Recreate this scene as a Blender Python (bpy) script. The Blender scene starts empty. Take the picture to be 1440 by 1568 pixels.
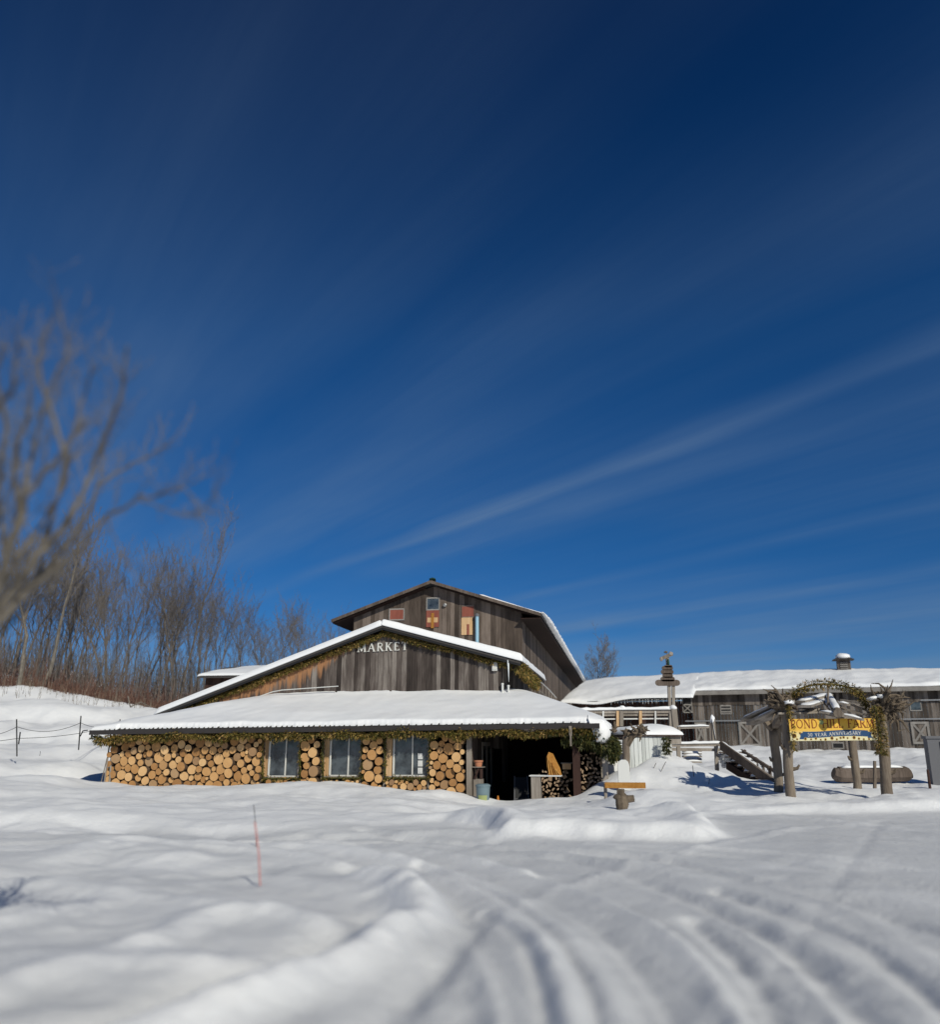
import bpy, math, random
import numpy as np
from mathutils import Vector, Matrix, noise as mnoise
R = math.radians
rnd = random.Random(11)
S = bpy.context.scene
COL = S.collection

# ------------------------------------------------------------------ camera
F, W0, H0, HOR, CZ = 1278.0, 1440.0, 1568.0, 1140.0, 1.65
PITCH = math.atan((HOR - H0 / 2) / F)
SP, CP = math.sin(PITCH), math.cos(PITCH)

def ray(u, v):
    up = (H0 / 2 - v) / F
    return ((u - W0 / 2) / F, CP - SP * up, SP + CP * up)

def at(u, v, Y):
    r = ray(u, v); t = Y / r[1]
    return Vector((r[0] * t, Y, CZ + r[2] * t))

def atz(u, v, z=0.0):
    r = ray(u, v); t = (z - CZ) / r[2]
    return Vector((r[0] * t, r[1] * t, z))

class Frame:
    """a building's own axes: s along its front, d into its depth"""
    def __init__(s, ox, oy, a):
        s.ox, s.oy, s.a = ox, oy, R(a)
        s.ca, s.sa = math.cos(s.a), math.sin(s.a)
    def P(f, s, d, z):
        return Vector((f.ox + s * f.ca + d * f.sa, f.oy - s * f.sa + d * f.ca, z))
    def loc(f, X, Y):
        dx, dy = X - f.ox, Y - f.oy
        return dx * f.ca - dy * f.sa, dx * f.sa + dy * f.ca
    def hd(f, u, v, d):
        r = ray(u, v)
        t = (d + f.ox * f.sa + f.oy * f.ca) / (r[0] * f.sa + r[1] * f.ca)
        return f.loc(t * r[0], t * r[1])[0], CZ + t * r[2]
    def hs(f, u, v, s):
        r = ray(u, v)
        t = (s + f.ox * f.ca - f.oy * f.sa) / (r[0] * f.ca - r[1] * f.sa)
        return f.loc(t * r[0], t * r[1])[1], CZ + t * r[2]

A = Frame(0, 32, 10)        # market building, porch and tall barn
B = Frame(22, 68, 20)       # long barn

# ------------------------------------------------------------------ numpy noise
_rs = np.random.RandomState(5)
_lat = _rs.rand(256, 256)
def vnoise(x, y):
    xi = np.floor(x).astype(int); yi = np.floor(y).astype(int)
    fx = x - xi; fy = y - yi
    fx = fx * fx * fx * (fx * (fx * 6 - 15) + 10); fy = fy * fy * fy * (fy * (fy * 6 - 15) + 10)
    a = _lat[xi & 255, yi & 255]; b = _lat[(xi + 1) & 255, yi & 255]
    c = _lat[xi & 255, (yi + 1) & 255]; d = _lat[(xi + 1) & 255, (yi + 1) & 255]
    return (a * (1 - fx) + b * fx) * (1 - fy) + (c * (1 - fx) + d * fx) * fy - 0.5
def fbm(x, y, n=4, g=0.5):
    o = 0; a = 1; f = 1
    for k in range(n):
        o = o + a * vnoise(x * f + 17.3 * k, y * f + 9.1 * k); a *= g; f *= 2.03
    return o
def sstep(a, b, x):
    t = np.clip((x - a) / (b - a), 0, 1); return t * t * (3 - 2 * t)

# ------------------------------------------------------------------ materials
def mat(name, col=(.5, .5, .5), rough=.8, metal=0., spec=.3):
    m = bpy.data.materials.new(name); m.use_nodes = True
    b = m.node_tree.nodes['Principled BSDF']
    b.inputs['Base Color'].default_value = (*col, 1)
    b.inputs['Roughness'].default_value = rough
    b.inputs['Metallic'].default_value = metal
    b.inputs['Specular IOR Level'].default_value = spec
    return m, m.node_tree, b
def N(nt, t, **kw):
    n = nt.nodes.new(t)
    for k, v in kw.items(): setattr(n, k, v)
    return n
def ramp(nt, stops, fac=None, interp='LINEAR'):
    r = N(nt, 'ShaderNodeValToRGB'); r.color_ramp.interpolation = interp
    e = r.color_ramp.elements
    while len(e) < len(stops): e.new(0.5)
    for q, (p, c) in zip(e, stops):
        q.position = p; q.color = (*c, 1) if len(c) == 3 else c
    if fac is not None: nt.links.new(fac, r.inputs[0])
    return r
def noise(nt, vec, scale, detail=4, rough=.55, dist=0.):
    n = N(nt, 'ShaderNodeTexNoise'); n.inputs['Scale'].default_value = scale
    n.inputs['Detail'].default_value = detail; n.inputs['Roughness'].default_value = rough
    n.inputs['Distortion'].default_value = dist
    if vec is not None: nt.links.new(vec, n.inputs['Vector'])
    return n
def mapping(nt, src, sc=(1, 1, 1), rot=(0, 0, 0)):
    m = N(nt, 'ShaderNodeMapping'); m.inputs['Scale'].default_value = sc
    m.inputs['Rotation'].default_value = rot
    nt.links.new(src, m.inputs['Vector']); return m.outputs[0]
def mixc(nt, fac, a, b, mode='MIX'):
    m = N(nt, 'ShaderNodeMix', data_type='RGBA', blend_type=mode)
    for k, v in ((0, fac), (6, a), (7, b)):
        if isinstance(v, bpy.types.NodeSocket): nt.links.new(v, m.inputs[k])
        elif k == 0: m.inputs[0].default_value = v
        else: m.inputs[k].default_value = (*v, 1)
    return m.outputs[2]
def mth(nt, op, a, b=None, c=None):
    m = N(nt, 'ShaderNodeMath', operation=op)
    for k, v in enumerate((a, b, c)):
        if v is None: continue
        if isinstance(v, bpy.types.NodeSocket): nt.links.new(v, m.inputs[k])
        else: m.inputs[k].default_value = v
    return m.outputs[0]
def bump(nt, b, h, strength=.5, dist=.02):
    n = N(nt, 'ShaderNodeBump'); n.inputs['Strength'].default_value = strength
    n.inputs['Distance'].default_value = dist
    nt.links.new(h, n.inputs['Height']); nt.links.new(n.outputs[0], b.inputs['Normal'])

def wood(name, stops, fresh=None, grain=(9, 9, .9), horiz=False, seed=0.):
    """weathered boards: every board (mesh island) has its own tone, with long grain streaks and water stains"""
    m, nt, b = mat(name, rough=.85, spec=.2)
    g = N(nt, 'ShaderNodeNewGeometry')
    ri = g.outputs['Random Per Island']
    pos = g.outputs['Position']
    if horiz: grain = (grain[2], grain[2], grain[0])
    n1 = noise(nt, mapping(nt, pos, grain), 1.6, 6, .65)
    n2 = noise(nt, mapping(nt, pos, (1.3, 1.3, .35)), 1.0, 3, .6)
    f = mth(nt, 'ADD', mth(nt, 'MULTIPLY', ri, .5), mth(nt, 'MULTIPLY', n1.outputs[0], .55))
    f = mth(nt, 'ADD', f, mth(nt, 'MULTIPLY', mth(nt, 'SUBTRACT', n2.outputs[0], .5), .7))
    c = ramp(nt, stops, f).outputs[0]
    if fresh is not None:
        at_ = N(nt, 'ShaderNodeAttribute', attribute_name='fresh')
        n3 = noise(nt, mapping(nt, pos, (7, 7, .6)), 1.0, 4, .6)
        k = mth(nt, 'ADD', at_.outputs['Fac'], mth(nt, 'MULTIPLY', mth(nt, 'SUBTRACT', n3.outputs[0], .5), 1.6))
        k = ramp(nt, [(.45, (0, 0, 0)), (.75, (1, 1, 1))], k).outputs[0]
        c = mixc(nt, k, c, fresh)
    nt.links.new(c, b.inputs['Base Color'])
    bump(nt, b, n1.outputs[0], .6, .01)
    return m

M = {}
M['board'] = wood('weathered_boards', [(.2, (.022, .017, .015)), (.42, (.052, .041, .036)), (.62, (.105, .086, .076)), (.85, (.25, .22, .195))], fresh=(.33, .165, .08))
M['barn'] = wood('barn_boards', [(.2, (.035, .026, .021)), (.5, (.088, .067, .054)), (.8, (.19, .15, .125))])
M['long'] = wood('grey_barn_boards', [(.2, (.028, .022, .018)), (.5, (.078, .064, .054)), (.8, (.21, .18, .158))])
M['plank'] = wood('grey_planks', [(.2, (.10, .085, .07)), (.5, (.22, .19, .16)), (.8, (.38, .34, .30))])
M['fascia'] = wood('fascia_wood', [(.2, (.12, .11, .10)), (.8, (.30, .28, .26))], grain=(2, 2, 8))
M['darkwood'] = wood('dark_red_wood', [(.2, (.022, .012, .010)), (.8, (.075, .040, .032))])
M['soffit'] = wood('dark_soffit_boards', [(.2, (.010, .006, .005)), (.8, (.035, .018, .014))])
M['post'] = wood('peeled_post_wood', [(.2, (.045, .032, .025)), (.45, (.13, .10, .078)), (.8, (.31, .26, .20))], grain=(22, 22, 1.6))
M['freshwood'] = wood('fresh_planks', [(.2, (.30, .16, .07)), (.5, (.52, .33, .17)), (.8, (.68, .48, .29))])
M['amber'] = wood('amber_varnished_wood', [(.2, (.16, .06, .012)), (.5, (.34, .15, .03)), (.8, (.50, .26, .07))], grain=(7, 7, 9))
M['white_board'] = wood('white_painted_boards', [(.2, (.42, .44, .43)), (.8, (.66, .68, .67))])
M['red_wood'] = wood('red_painted_boards', [(.2, (.14, .04, .03)), (.8, (.30, .10, .07))])

def snow_mat(name, big=True):
    m, nt, b = mat(name, (.83, .84, .86), .55, spec=.35)
    pos = N(nt, 'ShaderNodeNewGeometry').outputs['Position']
    n1 = noise(nt, pos, 3.5, 5, .6); n2 = noise(nt, pos, 26, 3, .6)
    h = mth(nt, 'ADD', mth(nt, 'MULTIPLY', n1.outputs[0], 1.0), mth(nt, 'MULTIPLY', n2.outputs[0], .22))
    bump(nt, b, h, .35, .02)
    nv = noise(nt, pos, .6, 4, .6)
    nt.links.new(ramp(nt, [(.3, (.79, .80, .82)), (.7, (.86, .86, .865))], nv.outputs[0]).outputs[0], b.inputs['Base Color'])
    return m
M['snow'] = snow_mat('roof_snow', False)

def ground_mat():
    m, nt, b = mat('ground_snow', (.8, .8, .8), .6, spec=.3)
    pos = N(nt, 'ShaderNodeNewGeometry').outputs['Position']
    at_ = N(nt, 'ShaderNodeAttribute', attribute_name='packed').outputs['Fac']
    n1 = noise(nt, pos, 2.2, 6, .6); n2 = noise(nt, pos, 14, 4, .65)
    n3 = noise(nt, mapping(nt, pos, (.5, 1.6, 1)), 1.0, 5, .62)
    n4 = noise(nt, pos, 55, 3, .7)
    h = mth(nt, 'ADD', n1.outputs[0], mth(nt, 'MULTIPLY', n2.outputs[0], .5))
    h = mth(nt, 'ADD', h, mth(nt, 'MULTIPLY', n4.outputs[0], .16))
    bump(nt, b, h, .5, .06)
    k = mth(nt, 'MULTIPLY', at_, mth(nt, 'ADD', .55, mth(nt, 'MULTIPLY', n3.outputs[0], .9)))
    clean = ramp(nt, [(.3, (.78, .785, .80)), (.7, (.85, .85, .85))], n1.outputs[0]).outputs[0]
    c = mixc(nt, k, clean, (.63, .635, .645))
    nt.links.new(c, b.inputs['Base Color'])
    return m
M['ground'] = ground_mat()

def leaf_mat(name, stops):
    m, nt, b = mat(name, rough=.6, spec=.25)
    g = N(nt, 'ShaderNodeNewGeometry')
    n1 = noise(nt, g.outputs['Position'], 2.2, 3, .6)
    f = mth(nt, 'ADD', mth(nt, 'MULTIPLY', g.outputs['Random Per Island'], .6), mth(nt, 'MULTIPLY', n1.outputs[0], .5))
    nt.links.new(ramp(nt, stops, f).outputs[0], b.inputs['Base Color'])
    b.inputs['Transmission Weight'].default_value = 0
    return m
M['garland'] = leaf_mat('dried_evergreen_sprigs', [(.15, (.018, .024, .006)), (.42, (.065, .064, .014)), (.6, (.17, .13, .028)), (.78, (.32, .20, .06)), (.95, (.45, .27, .13))])
M['green'] = leaf_mat('fresh_evergreen_sprigs', [(.15, (.010, .016, .006)), (.5, (.032, .040, .012)), (.75, (.075, .075, .020)), (.95, (.16, .12, .04))])

def bark_mat(name, a, b_, scale=14):
    m, nt, b = mat(name, rough=.9, spec=.15)
    tc = N(nt, 'ShaderNodeTexCoord').outputs['Object']
    n1 = noise(nt, mapping(nt, tc, (1, 1, .3)), scale, 5, .65)
    nt.links.new(ramp(nt, [(.3, a), (.7, b_)], n1.outputs[0]).outputs[0], b.inputs['Base Color'])
    bump(nt, b, n1.outputs[0], .8, .02)
    return m
M['bark'] = bark_mat('grey_brown_bark', (.07, .057, .047), (.20, .17, .14), 6)
M['bark_light'] = bark_mat('pale_grey_bark', (.085, .073, .062), (.23, .205, .17), 5)
M['twig'] = mat('twigs', (.118, .104, .096), .9)[0]
M['twig_light'] = mat('pale_twigs', (.17, .145, .11), .9)[0]
M['root'] = bark_mat('gnarled_roots', (.05, .038, .028), (.21, .165, .12), 9)
M['brush'] = leaf_mat('red_brown_brush', [(.2, (.05, .026, .020)), (.5, (.10, .048, .035)), (.8, (.16, .09, .065)), (.95, (.28, .21, .15))])

def log_end():
    m, nt, b = mat('cut_log_end', rough=.8, spec=.2)
    tc = N(nt, 'ShaderNodeTexCoord').outputs['Object']
    oi = N(nt, 'ShaderNodeObjectInfo').outputs['Random']
    sx = N(nt, 'ShaderNodeSeparateXYZ'); nt.links.new(tc, sx.inputs[0])
    r = mth(nt, 'SQRT', mth(nt, 'ADD', mth(nt, 'POWER', sx.outputs[0], 2.), mth(nt, 'POWER', sx.outputs[2], 2.)))
    nz = noise(nt, tc, 5, 4, .6)
    rr = mth(nt, 'ADD', mth(nt, 'MULTIPLY', r, 150.), mth(nt, 'MULTIPLY', nz.outputs[0], 14.))
    ring = mth(nt, 'MULTIPLY', mth(nt, 'ADD', mth(nt, 'SINE', rr), 1.), .5)
    f = mth(nt, 'ADD', mth(nt, 'MULTIPLY', oi, .62), mth(nt, 'MULTIPLY', ring, .16))
    f = mth(nt, 'ADD', f, mth(nt, 'MULTIPLY', nz.outputs[0], .3))
    c = ramp(nt, [(.12, (.24, .115, .045)), (.38, (.46, .24, .09)), (.65, (.64, .37, .155)), (.95, (.80, .54, .28))], f).outputs[0]
    gr = mth(nt, 'FRACT', mth(nt, 'MULTIPLY', oi, 37.7))
    c = mixc(nt, ramp(nt, [(.86, (0,) * 3), (.9, (.6,) * 3)], gr).outputs[0], c, (.27, .19, .125))
    rad = noise(nt, mapping(nt, tc, (30, 0, 30)), 1., 3, .7)
    c = mixc(nt, mth(nt, 'MULTIPLY', rad.outputs[0], .35), c, (.22, .12, .055))
    nt.links.new(c, b.inputs['Base Color']); bump(nt, b, ring, .3, .004)
    return m
M['log_end'] = log_end()
M['log_bark'] = bark_mat('log_bark', (.045, .03, .022), (.17, .115, .075), 22)
M['split'] = wood('split_firewood', [(.2, (.10, .07, .045)), (.5, (.25, .17, .11)), (.8, (.42, .30, .20))], grain=(12, 12, 12))
M['black'] = mat('black_painted', (.012, .012, .013), .6)[0]
M['gutter'] = mat('dark_brown_gutter', (.035, .030, .029), .45, spec=.4)[0]
M['metal'] = mat('grey_metal', (.35, .35, .35), .45, .7)[0]
M['wire'] = mat('dark_wire', (.05, .05, .05), .6, .3)[0]
M['white'] = mat('white_paint', (.62, .62, .60), .6)[0]
M['letter'] = mat('letter_white', (.60, .59, .55), .6)[0]
M['roofing'] = mat('dark_roofing', (.05, .045, .042), .7)[0]
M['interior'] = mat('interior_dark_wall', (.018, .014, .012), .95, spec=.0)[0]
M['blue'] = mat('pale_blue_pipe', (.28, .46, .58), .45)[0]
M['bin'] = mat('grey_blue_plastic', (.15, .21, .235), .5)[0]
M['label'] = mat('yellow_green_label', (.30, .34, .14), .6)[0]
M['orange'] = mat('orange_plastic', (.42, .15, .02), .6)[0]
M['terracotta'] = mat('terracotta', (.48, .20, .11), .8)[0]
M['red'] = mat('red_fibreglass', (.52, .22, .20), .5)[0]
M['grey'] = mat('dull_grey_plastic', (.13, .13, .14), .6)[0]
M['green_dark'] = mat('dark_green_cloth', (.02, .06, .045), .8)[0]
M['brown_red'] = mat('dark_red_letter', (.20, .035, .01), .7)[0]
M['navy'] = mat('navy_ribbon', (.012, .055, .145), .6)[0]
M['petal'] = mat('sunflower_petal', (.75, .48, .06), .7)[0]
M['seed'] = mat('sunflower_centre', (.09, .035, .01), .8)[0]
m_, nt_, b_ = mat('banner_vinyl', rough=.5)
tc_ = N(nt_, 'ShaderNodeTexCoord').outputs['Object']
sx_ = N(nt_, 'ShaderNodeSeparateXYZ'); nt_.links.new(tc_, sx_.inputs[0])
nz_ = noise(nt_, tc_, 14, 4, .7)
f_ = mth(nt_, 'ADD', sx_.outputs[2], mth(nt_, 'MULTIPLY', nz_.outputs[0], .06))
nt_.links.new(ramp(nt_, [(.10, (.70, .64, .40)), (.22, (.72, .62, .33)), (.34, (.74, .44, .06)), (.7, (.72, .42, .05))], f_).outputs[0], b_.inputs['Base Color'])
M['banner'] = m_
m_, nt_, b_ = mat('window_glass', (.02, .025, .03), .06, spec=.8)
nz_ = noise(nt_, N(nt_, 'ShaderNodeTexCoord').outputs['Object'], 2.3, 4, .6)
nt_.links.new(ramp(nt_, [(.35, (.012, .015, .018)), (.6, (.07, .085, .095)), (.75, (.09, .105, .115))], nz_.outputs[0]).outputs[0], b_.inputs['Base Color'])
bump(nt_, b_, nz_.outputs[0], .15, .02)
M['glass'] = m_
m_, nt_, b_ = mat('icicle', (.75, .78, .8), .15, spec=.6); M['ice'] = m_

# ------------------------------------------------------------------ mesh builder
class MB:
    def __init__(s): s.v = []; s.f = []; s.mi = []; s.at = []; s.cur = 0; s.fr = 0.
    def add(s, vs, fs, fresh=None):
        n = len(s.v); s.v.extend([tuple(p) for p in vs])
        s.f.extend([tuple(i + n for i in f) for f in fs]); s.mi.extend([s.cur] * len(fs))
        s.at.extend(fresh if fresh is not None else [s.fr] * len(vs))
    def hexa(s, p, fresh=None):      # 8 corners: bottom 4 then top 4
        s.add(p, [(3, 2, 1, 0), (4, 5, 6, 7), (0, 1, 5, 4), (1, 2, 6, 5), (2, 3, 7, 6), (3, 0, 4, 7)], fresh)
    def fbox(s, f, s0, s1, d0, d1, z0, z1):
        s.hexa([f.P(s0, d0, z0), f.P(s1, d0, z0), f.P(s1, d1, z0), f.P(s0, d1, z0),
                f.P(s0, d0, z1), f.P(s1, d0, z1), f.P(s1, d1, z1), f.P(s0, d1, z1)])
    def bar(s, a, b, w, h, upv=Vector((0, 0, 1)), w2=None, h2=None):
        """squared beam from a to b, w across and h high"""
        a, b = Vector(a), Vector(b); t = (b - a).normalized()
        x = t.cross(upv)
        if x.length < 1e-4: x = t.cross(Vector((0, 1, 0)))
        x.normalize(); y = x.cross(t).normalized()
        w2 = w if w2 is None else w2; h2 = h if h2 is None else h2
        P = []
        for p, ww, hh in ((a, w, h), (b, w2, h2)):
            P += [p - x * ww / 2 - y * hh / 2, p + x * ww / 2 - y * hh / 2, p + x * ww / 2 + y * hh / 2, p - x * ww / 2 + y * hh / 2]
        s.add(P, [(3, 2, 1, 0), (4, 5, 6, 7), (0, 1, 5, 4), (1, 2, 6, 5), (2, 3, 7, 6), (3, 0, 4, 7)])
    def tube(s, pts, rad, n=6, wob=0., caps=True, rg=None):
        pts = [Vector(p) for p in pts]
        if not hasattr(rad, '__len__'): rad = [rad] * len(pts)
        V = []; Fc = []; ref = None
        for i, p in enumerate(pts):
            t = (pts[min(i + 1, len(pts) - 1)] - pts[max(i - 1, 0)])
            t = t.normalized() if t.length > 1e-9 else Vector((0, 0, 1))
            if ref is None: ref = Vector((1, 0, 0)) if abs(t.x) < .8 else Vector((0, 1, 0))
            x = (ref - t * ref.dot(t)).normalized(); ref = x; y = t.cross(x)
            for k in range(n):
                a = 2 * math.pi * k / n
                r = rad[i] * (1 + (wob * ((rg or rnd).random() - .5) if wob else 0))
                V.append(p + (x * math.cos(a) + y * math.sin(a)) * r)
        for i in range(len(pts) - 1):
            for k in range(n):
                k2 = (k + 1) % n
                Fc.append((i * n + k, i * n + k2, (i + 1) * n + k2, (i + 1) * n + k))
        if caps:
            Fc.append(tuple(range(n - 1, -1, -1))); Fc.append(tuple(range((len(pts) - 1) * n, len(pts) * n)))
        s.add(V, Fc)
    def lathe(s, c, prof, n=16):
        V = []; Fc = []
        for r, z in prof:
            for k in range(n):
                a = 2 * math.pi * k / n; V.append((c[0] + r * math.cos(a), c[1] + r * math.sin(a), c[2] + z))
        for i in range(len(prof) - 1):
            for k in range(n):
                k2 = (k + 1) % n; Fc.append((i * n + k, i * n + k2, (i + 1) * n + k2, (i + 1) * n + k))
        Fc.append(tuple(range(n - 1, -1, -1))); Fc.append(tuple(range((len(prof) - 1) * n, len(prof) * n)))
        s.add(V, Fc)
    def prism(s, poly, dv):
        """closed outline (list of points) thickened by the vector dv"""
        n = len(poly); dv = Vector(dv)
        s.add(list(poly) + [Vector(p) + dv for p in poly],
              [tuple(range(n - 1, -1, -1)), tuple(range(n, 2 * n))] + [(i, (i + 1) % n, (i + 1) % n + n, i + n) for i in range(n)])
    def build(s, name, mats, parent=None, org=None, smooth=False, loc=None):
        if not isinstance(mats, (list, tuple)): mats = [mats]
        o = Vector(org) if org is not None else (wl(parent) if parent else Vector((0, 0, 0)))
        me = bpy.data.meshes.new(name)
        me.from_pydata([(p[0] - o.x, p[1] - o.y, p[2] - o.z) for p in s.v], [], s.f)
        for m in mats: me.materials.append(m)
        me.polygons.foreach_set('material_index', s.mi)
        if smooth: me.polygons.foreach_set('use_smooth', [True] * len(s.f))
        if any(s.at):
            a = me.attributes.new('fresh', 'FLOAT', 'POINT'); a.data.foreach_set('value', s.at)
        me.update()
        ob = bpy.data.objects.new(name, me); COL.objects.link(ob)
        if parent: ob.parent = parent; ob.location = o - wl(parent)
        else: ob.location = o
        return ob
def wl(o):
    v = Vector((0, 0, 0))
    while o is not None: v += o.location; o = o.parent
    return v
def tag(o, label=None, cat=None, group=None, kind=None):
    if label: o['label'] = label
    if cat: o['category'] = cat
    if group: o['group'] = group
    if kind: o['kind'] = kind
    return o
def empty(name, loc, label, cat, group=None):
    o = bpy.data.objects.new(name, None); o.location = loc; o.empty_display_size = .3
    COL.objects.link(o); return tag(o, label, cat, group)
def copy_tree(o, parent=None):
    c = o.copy(); COL.objects.link(c); c.parent = parent
    for ch in list(o.children): copy_tree(ch, c)
    return c

# ------------------------------------------------------------------ ground
def cpt(u, v, Y): p = at(u, v, Y); return (p.x, p.y, p.z)
ctrl = []
for (u, v, Y) in [(-150, 1190, 30), (0, 1196, 29), (60, 1190, 31), (140, 1207, 31), (0, 1165, 38), (100, 1165, 39), (0, 1140, 44), (120, 1140, 46), (0, 1108, 54), (120, 1112, 54), (200, 1112, 56),
                  (0, 1075, 62), (60, 1068, 64), (130, 1076, 65), (180, 1088, 66), (235, 1096, 68), (0, 1048, 72), (60, 1050, 73), (120, 1062, 73), (180, 1078, 74), (240, 1092, 76), (330, 1096, 78), (450, 1100, 80),
                  (-150, 1150, 44), (-150, 1100, 54), (-150, 1045, 72), (-400, 1040, 75), (0, 1030, 95), (200, 1072, 100), (400, 1090, 100), (0, 1020, 140), (300, 1060, 140), (-400, 1030, 140),
                  (240, 1208, 31), (400, 1202, 31.5), (560, 1202, 31), (660, 1206, 30.5), (715, 1221, 30.2), (760, 1233, 29.5), (790, 1229, 29.6), (830, 1222, 29.3), (880, 1225, 28.6), (925, 1222, 28.5),
                  (740, 1252, 24), (560, 1228, 26), (400, 1226, 26), (250, 1230, 26), (100, 1228, 26), (640, 1226, 27),
                  (780, 1245, 24.5), (860, 1238, 25), (955, 1246, 22.5), (900, 1243, 23.5),
                  (960, 1203, 29), (1000, 1158, 33), (985, 1178, 31.5), (1020, 1152, 34), (1060, 1182, 32), (1130, 1205, 30.5), (1200, 1219, 28), (1000, 1212, 26), (1060, 1218, 26), (1120, 1228, 25), (1190, 1234, 24.5),
                  (1240, 1230, 25.5), (1212, 1221, 26.2), (1360, 1224, 26.2), (1290, 1222, 26.5), (1300, 1214, 28.5), (1400, 1222, 27), (1440, 1226, 26), (1560, 1226, 26), (1430, 1206, 32),
                  (1250, 1192, 34), (1350, 1196, 34), (1100, 1200, 36), (1080, 1196, 38), (1050, 1192, 36.2), (1075, 1198, 35.2), (1100, 1204, 34.5), (1040, 1188, 37.5), (1140, 1200, 35), (1060, 1192, 40), (1200, 1180, 40), (1300, 1172, 44), (1430, 1172, 44), (1600, 1172, 44),
                  (1140, 1153, 66), (1250, 1153, 65), (1350, 1150, 62), (1440, 1150, 60), (1600, 1150, 58), (1050, 1140, 60), (950, 1135, 62)]:
    ctrl.append(cpt(u, v, Y))
for s, d, z in [(-14, 2, -.1), (-8, 2, -.2), (0, 1.6, -.9), (3, 1.6, -.75), (0, 4, -.9), (3, 4, -.9), (1.2, .6, -.6), (5.2, 2.5, .0), (-8, 10, 0), (0, 10, 0), (-5, 25, .5), (5, 12, 1.2), (3, 30, 2), (-15.8, .5, 0), (-17, 5, .3), (-16, 12, 1)]:
    p = A.P(s, d, z); ctrl.append(tuple(p))
for x, y, z in [(0, 100, 2), (40, 100, 2), (80, 80, 2), (-20, 160, 6), (40, 200, 3), (120, 120, 2), (-150, 60, 5), (-150, 150, 10), (60, 30, .3), (60, 20, .1), (0, -20, 0), (-40, 0, 0), (40, 0, 0), (-40, 20, .3)]:
    ctrl.append((x, y, z))
for x in range(-12, 13, 4): ctrl.append((x, 19.0, .22))
ctrl = np.array(ctrl)
# edge of the untouched snow bank beyond the packed yard, as (u, v) of its foot
EDGE = [(-400, 1290), (-100, 1284), (0, 1276), (120, 1270), (230, 1262), (330, 1268), (450, 1266), (580, 1262), (680, 1258), (735, 1268), (760, 1281), (900, 1285), (1000, 1286), (1085, 1287), (1110, 1279), (1085, 1264), (1062, 1252), (1100, 1248), (1250, 1246), (1440, 1246), (1900, 1244)]
eu = []; ey = []
for u, v in EDGE:
    p = atz(u, v, 0.); eu.append(p.x / p.y); ey.append(p.y)
# mostly a function of bearing; the hooked corner is handled by its right-hand side
order = sorted(range(len(EDGE)), key=lambda i: eu[i])
KEEP = [i for i in order if i not in (14, 15, 16)]
e_u = np.array([eu[i] for i in KEEP]); e_y = np.array([ey[i] for i in KEEP])
EP = [(eu[i] * ey[i], ey[i]) for i in range(len(EDGE))]
def edge_dist(x, y):
    """metres behind (+) or in front (-) of the foot of the snow bank, in plan"""
    best = np.full_like(x, 1e9); inside = np.zeros(x.shape, bool)
    poly = EP + [(400, EP[-1][1]), (400, 2000), (-400, 2000), (-400, EP[0][1])]
    for i in range(len(poly)):
        (ax, ay), (bx, by) = poly[i], poly[(i + 1) % len(poly)]
        cond = ((ay > y) != (by > y)) & (x < (bx - ax) * (y - ay) / ((by - ay) if by != ay else 1e-9) + ax)
        inside ^= cond
        abx, aby = bx - ax, by - ay; l2 = abx * abx + aby * aby + 1e-9
        t = np.clip(((x - ax) * abx + (y - ay) * aby) / l2, 0, 1)
        best = np.minimum(best, (x - ax - t * abx) ** 2 + (y - ay - t * aby) ** 2)
    d = np.sqrt(best); return np.where(inside, d, -d)
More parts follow.
